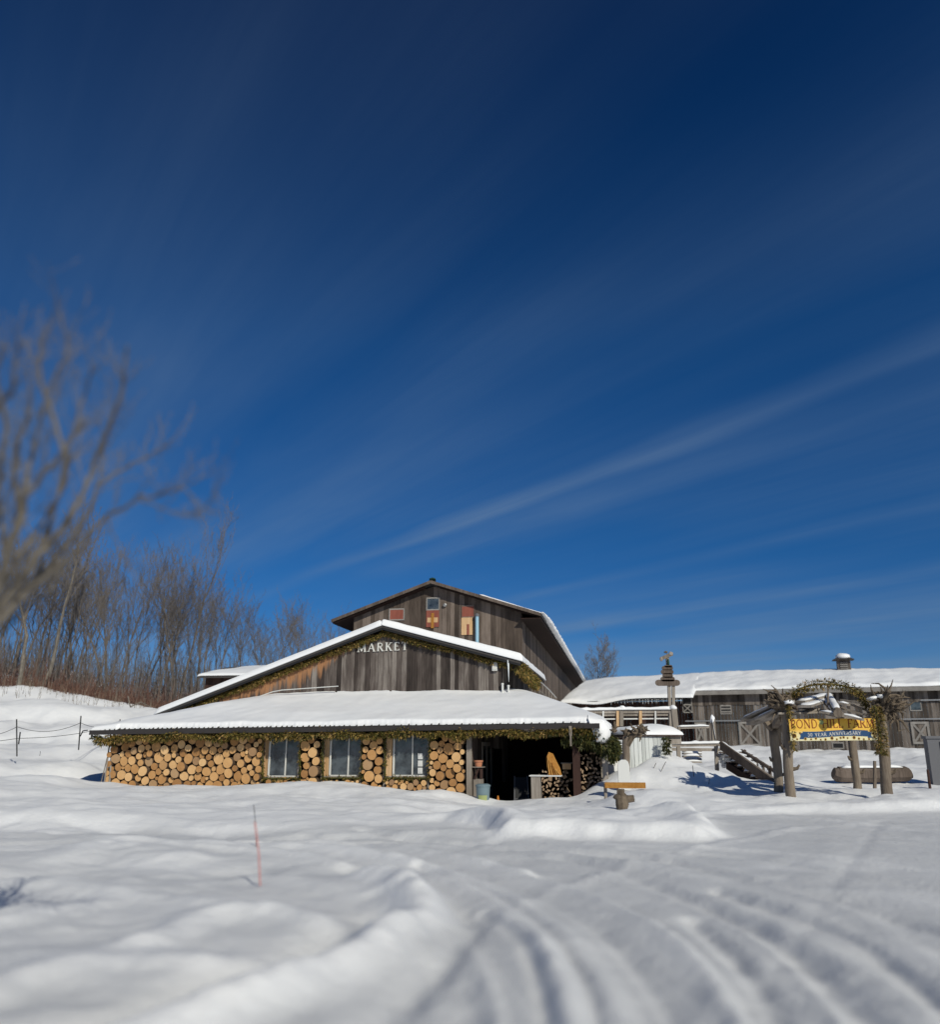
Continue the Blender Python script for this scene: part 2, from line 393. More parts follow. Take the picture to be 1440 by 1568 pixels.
# ruts and ridges: (image polyline, half width m, height m)
RUTS = [
    ([(-60, 1645), (200, 1600), (360, 1545), (480, 1500), (570, 1455), (625, 1415), (640, 1388), (620, 1365), (585, 1350)], .50, .24),
    ([(120, 1600), (300, 1525), (450, 1478), (540, 1440), (590, 1410)], .46, -.13),
    ([(480, 1700), (580, 1560), (680, 1470), (720, 1420), (690, 1380), (620, 1348), (540, 1330)], .3, -.07),
    ([(300, 1290), (520, 1300), (700, 1335), (830, 1385), (940, 1450), (1010, 1568), (1040, 1650)], .28, -.055),
    ([(360, 1285), (560, 1292), (760, 1325), (900, 1370), (1030, 1440), (1120, 1540), (1160, 1650)], .22, .05),
    ([(420, 1278), (640, 1282), (860, 1310), (1010, 1350), (1170, 1420), (1300, 1520), (1380, 1620)], .25, -.06),
    ([(500, 1272), (700, 1274), (930, 1296), (1110, 1330), (1280, 1385), (1440, 1470), (1560, 1560)], .25, .045),
    ([(560, 1268), (760, 1290), (1000, 1312), (1160, 1345), (1300, 1378), (1440, 1420), (1600, 1480)], .22, -.06),
    ([(700, 1272), (900, 1298), (1100, 1335), (1200, 1352), (1340, 1368), (1500, 1400)], .3, .03),
    ([(260, 1300), (440, 1310), (600, 1345), (740, 1400), (830, 1470), (870, 1568), (880, 1650)], .22, .05),
    ([(1290, 1250), (1270, 1300), (1230, 1370), (1170, 1460), (1050, 1568), (980, 1640)], .30, .008),
    ([(1350, 1255), (1320, 1300), (1260, 1380), (1190, 1470), (1090, 1568)], .16, -.008),
    ([(640, 1330), (740, 1365), (830, 1425), (890, 1500), (920, 1600)], .14, -.05),
    ([(600, 1318), (730, 1345), (860, 1400), (960, 1480), (1030, 1600)], .14, .04),
    ([(820, 1340), (960, 1385), (1070, 1450), (1150, 1540), (1190, 1620)], .16, -.05),
    ([(900, 1335), (1060, 1380), (1190, 1450), (1290, 1560)], .14, .035),
    ([(1060, 1400), (1110, 1440), (1160, 1500), (1200, 1570)], .2, -.07),
    ([(1100, 1360), (1260, 1410), (1380, 1480), (1460, 1560)], .16, -.04),
    ([(700, 1430), (740, 1490), (760, 1568), (765, 1640)], .16, .05),
    ([(740, 1400), (800, 1450), (830, 1520), (840, 1600)], .13, -.045),
    ([(960, 1300), (1140, 1312), (1300, 1338), (1440, 1362)], .18, -.035),
    ([(900, 1292), (1100, 1300), (1300, 1318), (1480, 1345)], .16, .03),
    ([(100, 1262), (330, 1275), (560, 1280), (760, 1284)], .2, -.03),
    ([(1440, 1262), (1250, 1266), (1120, 1288), (900, 1340), (760, 1420), (700, 1500)], .2, .02),
    ([(1180, 1252), (1300, 1262), (1500, 1290)], .3, .03),
    ([(-40, 1420), (100, 1395), (200, 1378), (300, 1385), (380, 1410)], .45, .07),
    ([(-60, 1540), (60, 1500), (180, 1478), (300, 1480)], .45, .09),
    ([(220, 1450), (310, 1412), (400, 1405), (500, 1425), (560, 1440)], .45, .11),
    ([(120, 1350), (300, 1338), (440, 1350), (560, 1375)], .35, .05),
    ([(-60, 1600), (120, 1570), (280, 1530), (400, 1490)], .4, -.10),
    ([(110, 1315), (170, 1302), (260, 1318)], .8, .09),
    ([(-40, 1360), (60, 1352), (180, 1368)], .5, .08),
    ([(-50, 1345), (80, 1340), (260, 1345), (400, 1330)], .5, -.06),
    ([(200, 1352), (260, 1345), (310, 1352)], .5, .06),
    ([(0, 1292), (200, 1284), (420, 1290)], .5, -.08),
    ([(1380, 1240), (1440, 1228), (1520, 1225)], 1.3, .10),
    ([(930, 1255), (1080, 1262)], .5, .04),
]
def rutline(pl):
    out = []
    pts = [atz(u, v, 0.) for u, v in pl]
    P = [pts[0]] + pts + [pts[-1]]
    for i in range(1, len(P) - 2):
        for k in range(8):
            t = k / 8.
            out.append(.5 * ((2 * P[i]) + (P[i + 1] - P[i - 1]) * t + (2 * P[i - 1] - 5 * P[i] + 4 * P[i + 1] - P[i + 2]) * t * t + (3 * P[i] - P[i - 1] - 3 * P[i + 1] + P[i + 2]) * t ** 3))
    out.append(pts[-1])
    return np.array([(p.x, p.y) for p in out])
_g = random.Random(17)
GA = [(-60, 1262), (200, 1264), (440, 1270), (700, 1275), (930, 1294), (1130, 1325), (1320, 1372), (1480, 1430), (1640, 1500)]
GM = [(60, 1276), (300, 1284), (520, 1294), (700, 1322), (850, 1372), (970, 1440), (1060, 1520), (1120, 1620), (1150, 1700)]
GB = [(220, 1296), (380, 1300), (520, 1312), (620, 1338), (690, 1375), (735, 1430), (750, 1500), (745, 1590), (730, 1700)]
for q_ in range(13):
    t_ = (q_ + _g.uniform(-.3, .3)) / 12.
    lo, hi, tt_ = (GB, GM, t_ * 2) if t_ < .5 else (GM, GA, t_ * 2 - 1)
    RUTS.append(([(a[0] + (b[0] - a[0]) * tt_, a[1] + (b[1] - a[1]) * tt_) for a, b in zip(lo, hi)], _g.uniform(.26, .55), _g.choice((-1, -1, 1)) * _g.uniform(.02, .05)))
RL = [(rutline(a), w * .62, h * (.8 if h > 0 else 1.)) for a, w, h in RUTS]

RELIEF = {}
def height(x, y):
    x = np.asarray(x, float); y = np.asarray(y, float)
    num = np.zeros_like(x); den = np.zeros_like(x)
    for cx, cy, cz in ctrl:
        w = 1. / ((x - cx) ** 2 + (y - cy) ** 2 + .8 + (max(0, cy - 30) * .10) ** 2) ** 2.2
        num += w * cz; den += w
    base = num / den
    ed = edge_dist(x, y) + fbm(x * .7, y * .7, 3) * .35
    lf = sstep(.5, -2.5, x)
    k = sstep(-.05, .5 + 3.2 * lf, ed + .4 * lf)
    z = base * k + np.exp(-((ed - .55) / .45) ** 2) * .12 * (1 - .85 * lf)
    far = sstep(18, 60, y)
    z = z + fbm(x * .35, y * .35, 4) * (.05 + .16 * k * (1 - far) + .35 * far)
    z = z + fbm(x * 1.1 + 40, y * 1.5, 4) * (.012 + .04 * k)
    # the yard: turning ruts swept round a centre at the lower left
    rc = np.sqrt((x + 8) ** 2 + (y - 5) ** 2); tc_ = np.arctan2(y - 5, x + 8)
    wb = fbm(x * .3, y * .3, 2) * .5
    z = z + fbm((rc + wb) * 1.25, tc_ * 1.6 + 3, 4) * .030 * (1 - k)
    z = z + fbm((rc + wb) * 3.6, tc_ * 2.6 + 9, 3) * .022 * (1 - k)
    left = sstep(1.0, -2.5, x) * (1 - k)
    z = z + left * (fbm(x * .6, y * 1.1 + 3, 3) * .05 + fbm(x * 2.6, y * 2.2, 3) * .016)
    near = (y > 1.5) & (y < 26) & (np.abs(x) < 22)
    if near.any():
        xn, yn = x[near], y[near]; acc = np.zeros_like(xn)
        for L, w, h in RL:
            dmin = np.full_like(xn, 1e9)
            for i in range(len(L) - 1):
                a, b = L[i], L[i + 1]; ab = b - a; l2 = (ab ** 2).sum() + 1e-9
                t = np.clip(((xn - a[0]) * ab[0] + (yn - a[1]) * ab[1]) / l2, 0, 1)
                dd = (xn - a[0] - t * ab[0]) ** 2 + (yn - a[1] - t * ab[1]) ** 2
                dmin = np.minimum(dmin, dd)
            dist = np.sqrt(dmin); fw = .62 + .045 * yn
            acc += .9 * h * (.6 + .075 * yn) * np.exp(-(dist / (w * fw)) ** 2) * (1 + .5 * fbm(xn * 1.1 + 3 * w, yn * 1.1, 2)) * (1 + .2 * fbm(xn * 3, yn * 3, 2))
        zz = z[near]; zz += acc; z[near] = zz
    RELIEF['a'] = np.zeros_like(x)
    if near.any(): RELIEF['a'][near] = acc
    return z
def gz(x, y): return float(height(np.array([x]), np.array([y]))[0])

rr = np.concatenate([np.linspace(.3, 2.4, 8)[:-1], np.geomspace(2.4, 30, 400)[:-1], np.geomspace(30, 110, 160)[:-1], np.geomspace(110, 900, 24)])
inner = np.linspace(R(-40), R(40), 620)
outer = np.linspace(R(40), R(320), 60)[1:-1]
th = np.concatenate([inner, outer])
RRg, TH = np.meshgrid(rr, th, indexing='ij')
GX = RRg * np.sin(TH); GY = RRg * np.cos(TH)
GZ = height(GX, GY); GREL = RELIEF['a'].copy()
nr, nth = GX.shape
verts = np.stack([GX, GY, GZ], -1).reshape(-1, 3)
idx = np.arange(nr * nth).reshape(nr, nth)
i2 = np.roll(idx, -1, axis=1)
faces = np.stack([idx[:-1], idx[1:], i2[1:], i2[:-1]], -1).reshape(-1, 4)
me = bpy.data.meshes.new('ground')
me.from_pydata(verts.tolist(), [], faces.tolist() + [tuple(int(q) for q in idx[0][::-1])])
me.polygons.foreach_set('use_smooth', [True] * len(me.polygons))
at2 = me.attributes.new('packed', 'FLOAT', 'POINT')
pk = (1 - sstep(-.5, .3, edge_dist(GX, GY))) * np.clip(.62 + .3 * sstep(-3, 2, GX) + .6 * fbm(GX * .4, GY * .8, 4) - 5.5 * GREL, 0, 1)
at2.data.foreach_set('value', pk.reshape(-1).astype(float).tolist())
me.materials.append(M['ground'])
g = bpy.data.objects.new('ground', me); COL.objects.link(g); tag(g, kind='structure')
flip = me.polygons[5000].normal.z < 0
if flip: me.flip_normals()

# ------------------------------------------------------------------ shared shapes
def board_wall(mb, f, s0, s1, top, bot, d, w=.19, th=.03, rg=rnd, fresh=None, side=False, gap=.008, seg=.35):
    """upright boards; top(s), bot(s) give heights; side=True runs along d at s=d"""
    s = s0
    while s < s1 - .02:
        ww = w * rg.uniform(.7, 1.25); e = min(s + ww, s1)
        off = rg.uniform(0, .022)
        a, b = s + gap / 2, e - gap / 2
        zt0, zt1 = top(a), top(b); zb = bot((a + b) / 2) + rg.uniform(-.03, .03)
        if min(zt0, zt1) > zb + .05:
            n = max(1, int((max(zt0, zt1) - zb) / seg)) if fresh else 1
            V = []; Fc = []; At = []
            for k in range(n + 1):
                t = k / n
                for (q, zt) in ((a, zt0), (b, zt1)):
                    z = zb + (zt - zb) * t
                    for dd in (d - off, d + th):
                        V.append(f.P(dd, q, z) if side else f.P(q, dd, z))
                        At.append(fresh(q, z) if fresh else 0.)
            for k in range(n):
                o = k * 4; p = o + 4   # 0: a-front 1: a-back 2: b-front 3: b-back
                Fc += [(o, o + 2, p + 2, p), (o + 3, o + 1, p + 1, p + 3), (o + 1, o, p, p + 1), (o + 2, o + 3, p + 3, p + 2)]
            Fc += [(n * 4, n * 4 + 2, n * 4 + 3, n * 4 + 1), (0, 1, 3, 2)]
            mb.add(V, Fc, At)
        s = e
def snow_field(name, f, s0, s1, d0, d1, zf, thick, parent, ns=90, nd=30, edge=.3, rough=.05, retreat=None, seed=0., mtl='snow', amp=1.):
    ss = np.linspace(0, 1, ns); dd = np.linspace(0, 1, nd)
    ss = .5 - .5 * np.cos(np.pi * ss) if ns < 60 else ss
    V = []; Fc = []
    for j in range(nd):
        for i in range(ns):
            s = s0 + (s1 - s0) * ss[i]
            dlo = d0 + (retreat(s) if retreat else 0)
            d = dlo + (d1 - dlo) * (dd[j] ** 1.5)
            de = min(s - s0, s1 - s, d - dlo, d1 - d); de = max(de, 0)
            t = min(de / edge, 1.); prof = math.sqrt(max(0, 1 - (1 - t) ** 2))
            nz = mnoise.noise(Vector((s * .55 + seed, d * .6, seed))) * rough * 2 + mnoise.noise(Vector((s * 1.9 + seed, d * 2.1, 3 + seed))) * rough * .6
            V.append(f.P(s, d, zf(s, d) + max(.012, (thick * amp + nz)) * (.12 + .88 * prof)))
    top = len(V)
    for j in range(nd):
        for i in range(ns):
            s = s0 + (s1 - s0) * ss[i]
            dlo = d0 + (retreat(s) if retreat else 0)
            d = dlo + (d1 - dlo) * (dd[j] ** 1.5)
            V.append(f.P(s, d, zf(s, d) + .006))
    I = lambda i, j: j * ns + i
    for j in range(nd - 1):
        for i in range(ns - 1):
            Fc.append((I(i, j), I(i + 1, j), I(i + 1, j + 1), I(i, j + 1)))
            Fc.append((top + I(i, j + 1), top + I(i + 1, j + 1), top + I(i + 1, j), top + I(i, j)))
    for i in range(ns - 1):
        Fc.append((top + I(i, 0), top + I(i + 1, 0), I(i + 1, 0), I(i, 0)))
        Fc.append((I(i, nd - 1), I(i + 1, nd - 1), top + I(i + 1, nd - 1), top + I(i, nd - 1)))
    for j in range(nd - 1):
        Fc.append((I(0, j), I(0, j + 1), top + I(0, j + 1), top + I(0, j)))
        Fc.append((top + I(ns - 1, j), top + I(ns - 1, j + 1), I(ns - 1, j + 1), I(ns - 1, j)))
    mb = MB(); mb.add(V, Fc)
    return mb.build(name, M[mtl], parent, smooth=True)
def snow_strip(mb, pts, w, h, rg=rnd):
    """rounded snow lying along a rail or beam; pts are the points of its underside"""
    pts = [Vector(p) for p in pts]; Q = []
    for i in range(len(pts) - 1):
        n = max(2, int((pts[i + 1] - pts[i]).length / .18))
        for k in range(n): Q.append(pts[i].lerp(pts[i + 1], k / n))
    Q.append(pts[-1]); V = []; Fc = []; m = 7
    for i, p in enumerate(Q):
        t = (Q[min(i + 1, len(Q) - 1)] - Q[max(i - 1, 0)]); t.z = 0
        x = Vector((t.y, -t.x, 0)).normalized() if t.length > 1e-6 else Vector((0, 1, 0))
        e = .35 if i in (0, len(Q) - 1) else 1.
        hh = h * e * rg.uniform(.8, 1.2); ww = w * rg.uniform(.92, 1.08) * (.8 if e < 1 else 1)
        for k in range(m):
            a = math.pi * k / (m - 1)
            V.append(p + x * (math.cos(a) * ww / 2) + Vector((0, 0, math.sin(a) ** .7 * hh)))
    for i in range(len(Q) - 1):
        for k in range(m - 1): Fc.append((i * m + k, i * m + k + 1, (i + 1) * m + k + 1, (i + 1) * m + k))
        Fc.append((i * m + m - 1, i * m, (i + 1) * m, (i + 1) * m + m - 1))
    Fc += [tuple(range(m - 1, -1, -1)), tuple(range((len(Q) - 1) * m, len(Q) * m))]
    mb.add(V, Fc)
def blob(mb, c, rx, ry, rz, rg=rnd, n=10, m=6, amp=.15, flat=True):
    V = []; Fc = []; c = Vector(c); sd = rg.random() * 50
    for j in range(m + 1):
        ph = math.pi * j / m
        for k in range(n):
            a = 2 * math.pi * k / n
            d = Vector((math.sin(ph) * math.cos(a), math.sin(ph) * math.sin(a), math.cos(ph)))
            q = 1 + amp * mnoise.noise(d * 1.7 + Vector((sd, 0, 0))) * 2
            V.append(c + Vector((d.x * rx * q, d.y * ry * q, d.z * rz * q)))
    for j in range(m):
        for k in range(n):
            k2 = (k + 1) % n; Fc.append((j * n + k, (j + 1) * n + k, (j + 1) * n + k2, j * n + k2))
    mb.add(V, Fc)
def garland(mb, pts, rad, per_m, L=(.10, .22), down=.6, wid=.018, rg=rnd, prof=None, front=Vector((0, -1, 0))):
    """rope of evergreen sprigs: each sprig is a stem with short blades"""
    pts = [Vector(p) for p in pts]
    mb.tube(pts, .03, 5)
    tot = 0
    for i in range(len(pts) - 1):
        a, b = pts[i], pts[i + 1]; l = (b - a).length
        for k in range(max(1, int(l * per_m))):
            t = rg.random(); c = a.lerp(b, t)
            rr_ = rad * (prof(tot + t * l) if prof else 1.)
            an = rg.uniform(0, 2 * math.pi); q = rr_ * math.sqrt(rg.random())
            tv = (b - a).normalized(); x = tv.cross(Vector((0, 0, 1)))
            if x.length < .1: x = tv.cross(Vector((0, 1, 0)))
            x.normalize(); y = x.cross(tv)
            c = c + x * math.cos(an) * q * .7 + y * math.sin(an) * q
            dr = (x * math.cos(an) * .7 + y * math.sin(an) * .7 + Vector((rg.uniform(-.7, .7), rg.uniform(-.5, .5), rg.uniform(-.5, .3) - down)) + front * .35).normalized()
            LL = rg.uniform(*L)
            sprig(mb, c, dr, LL, wid, rg)
        tot += l
def sprig(mb, c, dr, LL, wid, rg):
    s_ = dr.cross(Vector((rg.uniform(-1, 1), rg.uniform(-1, 1), rg.uniform(-1, 1))))
    if s_.length < 1e-3: s_ = Vector((1, 0, 0))
    s_.normalize(); w = wid * rg.uniform(.6, 1.3)
    n_ = dr.cross(s_) * (LL * .12)
    m1 = c + dr * LL * .5 + n_; e = c + dr * LL
    mb.add([c - s_ * w * .4, c + s_ * w * .4, m1 + s_ * w, e, m1 - s_ * w], [(0, 1, 2, 4), (4, 2, 3)])
    for sg in (-1, 1):
        b0 = c + dr * LL * .3; e2 = b0 + (dr * .6 + s_ * sg * .8) * LL * .45
        mb.add([b0, b0 + dr * LL * .16, e2], [(0, 1, 2)])
def roots(mb, c, axis, n, L, r0, rg, spread=1.2, up=.15):
    """tangled root mass bursting from the top of an upturned trunk"""
    axis = Vector(axis).normalized()
    for k in range(n):
        d = (axis + Vector((rg.gauss(0, 1), rg.gauss(0, 1), rg.gauss(0, .7))) * .5 * spread).normalized()
        p = Vector(c) + d * r0 * .5; pts = [p]; rad = [r0 * rg.uniform(.25, .6)]
        l = L * rg.uniform(.45, 1.)
        m = 5
        for i in range(m):
            d = (d + Vector((rg.gauss(0, .62), rg.gauss(0, .5), rg.gauss(up * .6, .6)))).normalized()
            p = p + d * l / m; pts.append(p); rad.append(rad[0] * (1 - (i + 1) / m) ** .8 + .008)
        mb.tube(pts, rad, 5, .25, True, rg)

# stroke letters with serifs (unit height)
_T, _t = .15, .07
def arc(cx, cy, rx, ry, a0, a1, n=9): return [(cx + rx * math.cos(R(a0 + (a1 - a0) * i / n)), cy + ry * math.sin(R(a0 + (a1 - a0) * i / n))) for i in range(n + 1)]
G = {
 'M': (1.0, [([(.1, 0), (.16, 1)], _t), ([(.16, 1), (.5, .1)], _T), ([(.5, .1), (.84, 1)], _t), ([(.84, 1), (.9, 0)], _T)], [(.1, 0), (.9, 0), (.14, 1), (.86, 1)]),
 'A': (.86, [([(.08, 0), (.43, 1)], _t), ([(.43, 1), (.78, 0)], _T), ([(.2, .35), (.65, .35)], _t)], [(.08, 0), (.78, 0)]),
 'R': (.78, [([(.15, 0), (.15, 1)], _T), ([(.15, .97)] + arc(.38, .75, .24, .22, 90, -90) + [(.15, .53)], .09), ([(.36, .53), (.72, 0)], _T)], [(.15, 0), (.73, 0)]),
 'K': (.8, [([(.15, 0), (.15, 1)], _T), ([(.2, .45), (.68, 1)], _t), ([(.33, .6), (.72, 0)], _T)], [(.15, 0), (.15, 1), (.68, 1), (.72, 0)]),
 'E': (.68, [([(.15, 0), (.15, 1)], _T), ([(.08, .96), (.6, .96)], _t), ([(.15, .52), (.5, .52)], _t), ([(.08, .04), (.62, .04)], _t), ([(.6, 1), (.6, .82)], _t), ([(.62, 0), (.62, .2)], _t)], []),
 'T': (.76, [([(.38, 0), (.38, 1)], _T), ([(.04, .96), (.72, .96)], _t), ([(.05, 1), (.05, .8)], _t), ([(.71, 1), (.71, .8)], _t)], [(.38, 0)]),
 'P': (.68, [([(.15, 0), (.15, 1)], _T), ([(.15, .97)] + arc(.38, .73, .24, .24, 90, -90) + [(.15, .49)], .1)], [(.15, 0)]),
 'O': (.95, [(arc(.47, .5, .38, .47, 0, 360, 18), .11)], []),
 '0': (.7, [(arc(.35, .5, .25, .46, 0, 360, 16), .11)], []),
 '3': (.62, [(arc(.28, .74, .2, .23, 150, -90, 9) + arc(.28, .27, .24, .25, 90, -150, 9), .12)], []),
 'N': (.9, [([(.14, 0), (.14, 1)], _t), ([(.14, 1), (.76, 0)], _T), ([(.76, 0), (.76, 1)], _t)], [(.14, 0), (.76, 1), (.1, 1)]),
 'D': (.88, [([(.15, 0), (.15, 1)], _T), ([(.15, .97)] + arc(.35, .5, .4, .47, 90, -90, 12) + [(.15, .03)], .1)], []),
 'H': (.92, [([(.15, 0), (.15, 1)], _T), ([(.77, 0), (.77, 1)], _T), ([(.15, .52), (.77, .52)], _t)], [(.15, 0), (.15, 1), (.77, 0), (.77, 1)]),
 'I': (.36, [([(.18, 0), (.18, 1)], _T)], [(.18, 0), (.18, 1)]),
 'L': (.66, [([(.15, 0), (.15, 1)], _T), ([(.08, .04), (.6, .04)], _t), ([(.6, 0), (.6, .22)], _t)], [(.15, 1)]),
 'F': (.64, [([(.15, 0), (.15, 1)], _T), ([(.08, .96), (.6, .96)], _t), ([(.15, .5), (.48, .5)], _t), ([(.6, 1), (.6, .8)], _t)], [(.15, 0)]),
 'Y': (.8, [([(.08, 1), (.4, .48)], _T), ([(.72, 1), (.4, .48)], _t), ([(.4, .5), (.4, 0)], _T)], [(.4, 0), (.08, 1), (.72, 1)]),
 'V': (.82, [([(.08, 1), (.42, 0)], _T), ([(.42, 0), (.74, 1)], _t)], [(.08, 1), (.74, 1)]),
 'S': (.62, [(arc(.3, .73, .2, .23, 30, 250, 9) + arc(.3, .27, .22, .24, 70, -150, 9), .12)], []),
 ' ': (.45, [], []),
}
def glyph(mb, ch, x0, y0, h, fn, th, wmul=1., boldness=1.):
    """fn(x, y, k) -> world point of the sign plane, k metres proud of it"""
    w, st, se = G[ch]
    for si, (pl, lw) in enumerate(st):
        hw = lw * boldness * .5
        for i in range(len(pl) - 1):
            (xa, ya), (xb, yb) = pl[i], pl[i + 1]
            dx, dy = xb - xa, yb - ya; l = math.hypot(dx, dy) or 1
            nx, ny = -dy / l * hw, dx / l * hw; ex, ey = dx / l * hw * .5, dy / l * hw * .5
            if len(pl) == 2: ex = ey = 0
            q = [(xa - nx - ex, ya - ny - ey), (xb - nx + ex, yb - ny + ey), (xb + nx + ex, yb + ny + ey), (xa + nx - ex, ya + ny - ey)]
            kk = th + .0012 * (si + 1) + (.0004 * (i % 2))
            mb.hexa([fn(x0 + X * h * wmul, y0 + Y * h, .0) for X, Y in q] + [fn(x0 + X * h * wmul, y0 + Y * h, kk) for X, Y in q])
    for k, (sx, sy) in enumerate(se):
        y1 = 0 if sy < .5 else .945
        q = [(sx - .15, y1), (sx + .15, y1), (sx + .15, y1 + .055), (sx - .15, y1 + .055)]
        mb.hexa([fn(x0 + X * h * wmul, y0 + Y * h, .0) for X, Y in q] + [fn(x0 + X * h * wmul, y0 + Y * h, th + .0062) for X, Y in q])
def text_width(t, h, sp=.12, wmul=1.): return sum(G[c][0] * h * wmul + sp * h for c in t)

# ------------------------------------------------------------------ MARKET BUILDING (with its log-walled porch)
mk = empty('market_building', A.P(-5, 4, 0), 'weathered wooden building with a snowy porch roof and white letters on its gable', 'building')
DW = 4.0                                    # depth of the gable wall behind the log wall
sL, zL = A.hd(237, 1085, DW - .45); sRg, zRg = A.hd(586, 948, DW - .45); sR, zR = A.hd(797, 1003, DW - .45)
TH = .27
zL -= TH; zRg -= TH; zR -= TH
def roofz(s):
    return zL + (zRg - zL) * (s - sL) / (sRg - sL) if s < sRg else zRg + (zR - zRg) * (s - sRg) / (sR - sRg)
swR = A.hd(768, 1040, DW)[0]; swL = A.hd(262, 1085, DW)[0]
mb = MB()
def fr_fn(s, z):
    dz = roofz(s) - z
    a = 0.
    wl_ = max(0., min(1., (sRg - .6 - s) / 2.2)) * max(0., min(1., (s - sL - 1.5) / 2.))
    a = max(0, .62 + .5 * wl_ - dz / (.9 + .5 * wl_))
    if abs(s - sRg) <= 1.3: a = max(a, 1.0 - dz / .75)
    return a
board_wall(mb, A, swL - .3, swR, lambda s: roofz(s) - .2, lambda s: 1.5, DW, .2, fresh=fr_fn, seg=.25)
mb.build('front_wall', M['board'], mk)
mb = MB()
board_wall(mb, A, DW + .05, 15, lambda d: zR + .2, lambda d: .2, swR, .2, side=True)
mb.build('side_wall', M['board'], mk)
# roof plates
DB = 14.9
def roof_plate(mb, f, sa, za, sb, zb, d0, d1, th=.09):
    mb.hexa([f.P(sa, d0, za - th), f.P(sb, d0, zb - th), f.P(sb, d1, zb - th), f.P(sa, d1, za - th),
             f.P(sa, d0, za), f.P(sb, d0, zb), f.P(sb, d1, zb), f.P(sa, d1, za)])
mb = MB()
roof_plate(mb, A, sL, zL, sRg, zRg, DW - .45, DB)
roof_plate(mb, A, sRg + .002, zRg, sR, zR, DW - .45, DB)
rf = mb.build('roof', M['roofing'], mk)
def seg_snow(name, f, sa, za, sb, zb, d0, d1, thick, parent, **kw):
    return snow_field(name, f, sa, sb, d0, d1, lambda s, d: za + (zb - za) * (s - sa) / (sb - sa), thick, parent, **kw)
seg_snow('snow_cover', A, sL, zL, sRg + .05, zRg + .02, DW - .5, DB, TH, rf, ns=60, nd=40, edge=.07, rough=.012, seed=3.)
seg_snow('snow_cover', A, sRg - .05, zRg + .01, sR + .1, zR, DW - .5, DB - .1, TH + .05, rf, ns=50, nd=40, edge=.12, rough=.03, seed=8.)
mb = MB()
for (sa, za, sb, zb) in ((sL, zL, sRg, zRg), (sRg, zRg, sR, zR)):
    mb.bar(A.P(sa, DW - .42, za - .14), A.P(sb, DW - .42, zb - .14), .04, .08)
mb.build('barge_board', M['black'], mk)
# porch roof: hipped heightfield
eL, zeL = A.hd(137, 1117, -.6); eR, zeR = A.hd(925, 1106, -.6)
_, zt = A.hd(560, 1060, DW)
zt -= .2
def smin(a, b, k=.35):
    h = max(0, min(1, .5 + .5 * (b - a) / k)); return b * (1 - h) + a * h - k * h * (1 - h)
def porch_z(s, d):
    ze = zeL + (zeR - zeL) * (s - eL) / (eR - eL) - .03
    zf = ze + (zt - ze) * (d + .6) / (DW + .6)
    zl = zeL + (s - eL) * .285
    zr = zeR + (eR - s) * .40
    if d > DW: zf = zt + .05 + (.15 * math.sin((d - DW) * .8) if s > 0 else 0)
    return smin(smin(zf, zl), zr)
mb = MB(); n1, n2 = 40, 16; V = []; Fc = []
for j in range(n2):
    for i in range(n1):
        s = eL + (eR - eL) * i / (n1 - 1); d = -.6 + 9.6 * j / (n2 - 1)
        V.append(A.P(s, d, porch_z(s, d) - .02)); 
k0 = len(V)
for j in range(n2):
    for i in range(n1):
        s = eL + (eR - eL) * i / (n1 - 1); d = -.6 + 9.6 * j / (n2 - 1)
        V.append(A.P(s, d, porch_z(s, d) - .10))
I_ = lambda i, j: j * n1 + i
for j in range(n2 - 1):
    for i in range(n1 - 1):
        Fc += [(I_(i, j), I_(i + 1, j), I_(i + 1, j + 1), I_(i, j + 1)), (k0 + I_(i, j + 1), k0 + I_(i + 1, j + 1), k0 + I_(i + 1, j), k0 + I_(i, j))]
for i in range(n1 - 1): Fc.append((k0 + I_(i, 0), k0 + I_(i + 1, 0), I_(i + 1, 0), I_(i, 0)))
for j in range(n2 - 1):
    Fc.append((I_(0, j), I_(0, j + 1), k0 + I_(0, j + 1), k0 + I_(0, j)))
    Fc.append((k0 + I_(n1 - 1, j), k0 + I_(n1 - 1, j + 1), I_(n1 - 1, j + 1), I_(n1 - 1, j)))
mb.add(V, Fc)
pr = mb.build('porch_roof', M['roofing'], mk)
def retreat(s):
    q = mnoise.noise(Vector((s * 1.3, 2, 0))) * .05 + mnoise.noise(Vector((s * 9, 5, 0))) * .022 + .07
    return max(-.02, q) if s > -14 else 0.
snow_field('snow_cover', A, eL, eR + .05, -.6, 9, porch_z, .2, pr, ns=420, nd=60, edge=.13, rough=.03, retreat=retreat, seed=1.)
mb = MB()      # ribs of the sheet roofing showing at the eave
s = eL + .3
while s < eR - .1:
    z = porch_z(s, -.6); z2 = porch_z(s, -.35)
    mb = MB(); mb.bar(A.P(s, -.62, z + .0), A.P(s, -.38, z2 + .025), .04, rnd.uniform(.04, .085))
    mb.build('roof_rib', M['roofing'], pr)
    s += .285 if s > -4.5 else rnd.uniform(.16, .24)
mb = MB()
mb.hexa([A.P(eL + .1, -.72, zeL - .20), A.P(eR - .15, -.72, zeR - .20), A.P(eR - .15, -.60, zeR - .20), A.P(eL + .1, -.60, zeL - .20),
         A.P(eL + .1, -.75, zeL - .03), A.P(eR - .15, -.75, zeR - .03), A.P(eR - .15, -.605, zeR - .03), A.P(eL + .1, -.605, zeL - .03)])
mb.build('gutter', M['gutter'], mk)
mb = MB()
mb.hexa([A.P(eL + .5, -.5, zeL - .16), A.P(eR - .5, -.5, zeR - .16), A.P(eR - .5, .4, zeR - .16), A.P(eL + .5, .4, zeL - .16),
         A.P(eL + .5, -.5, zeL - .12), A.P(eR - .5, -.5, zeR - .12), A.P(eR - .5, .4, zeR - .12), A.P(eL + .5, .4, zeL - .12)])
mb.build('soffit', M['darkwood'], mk)
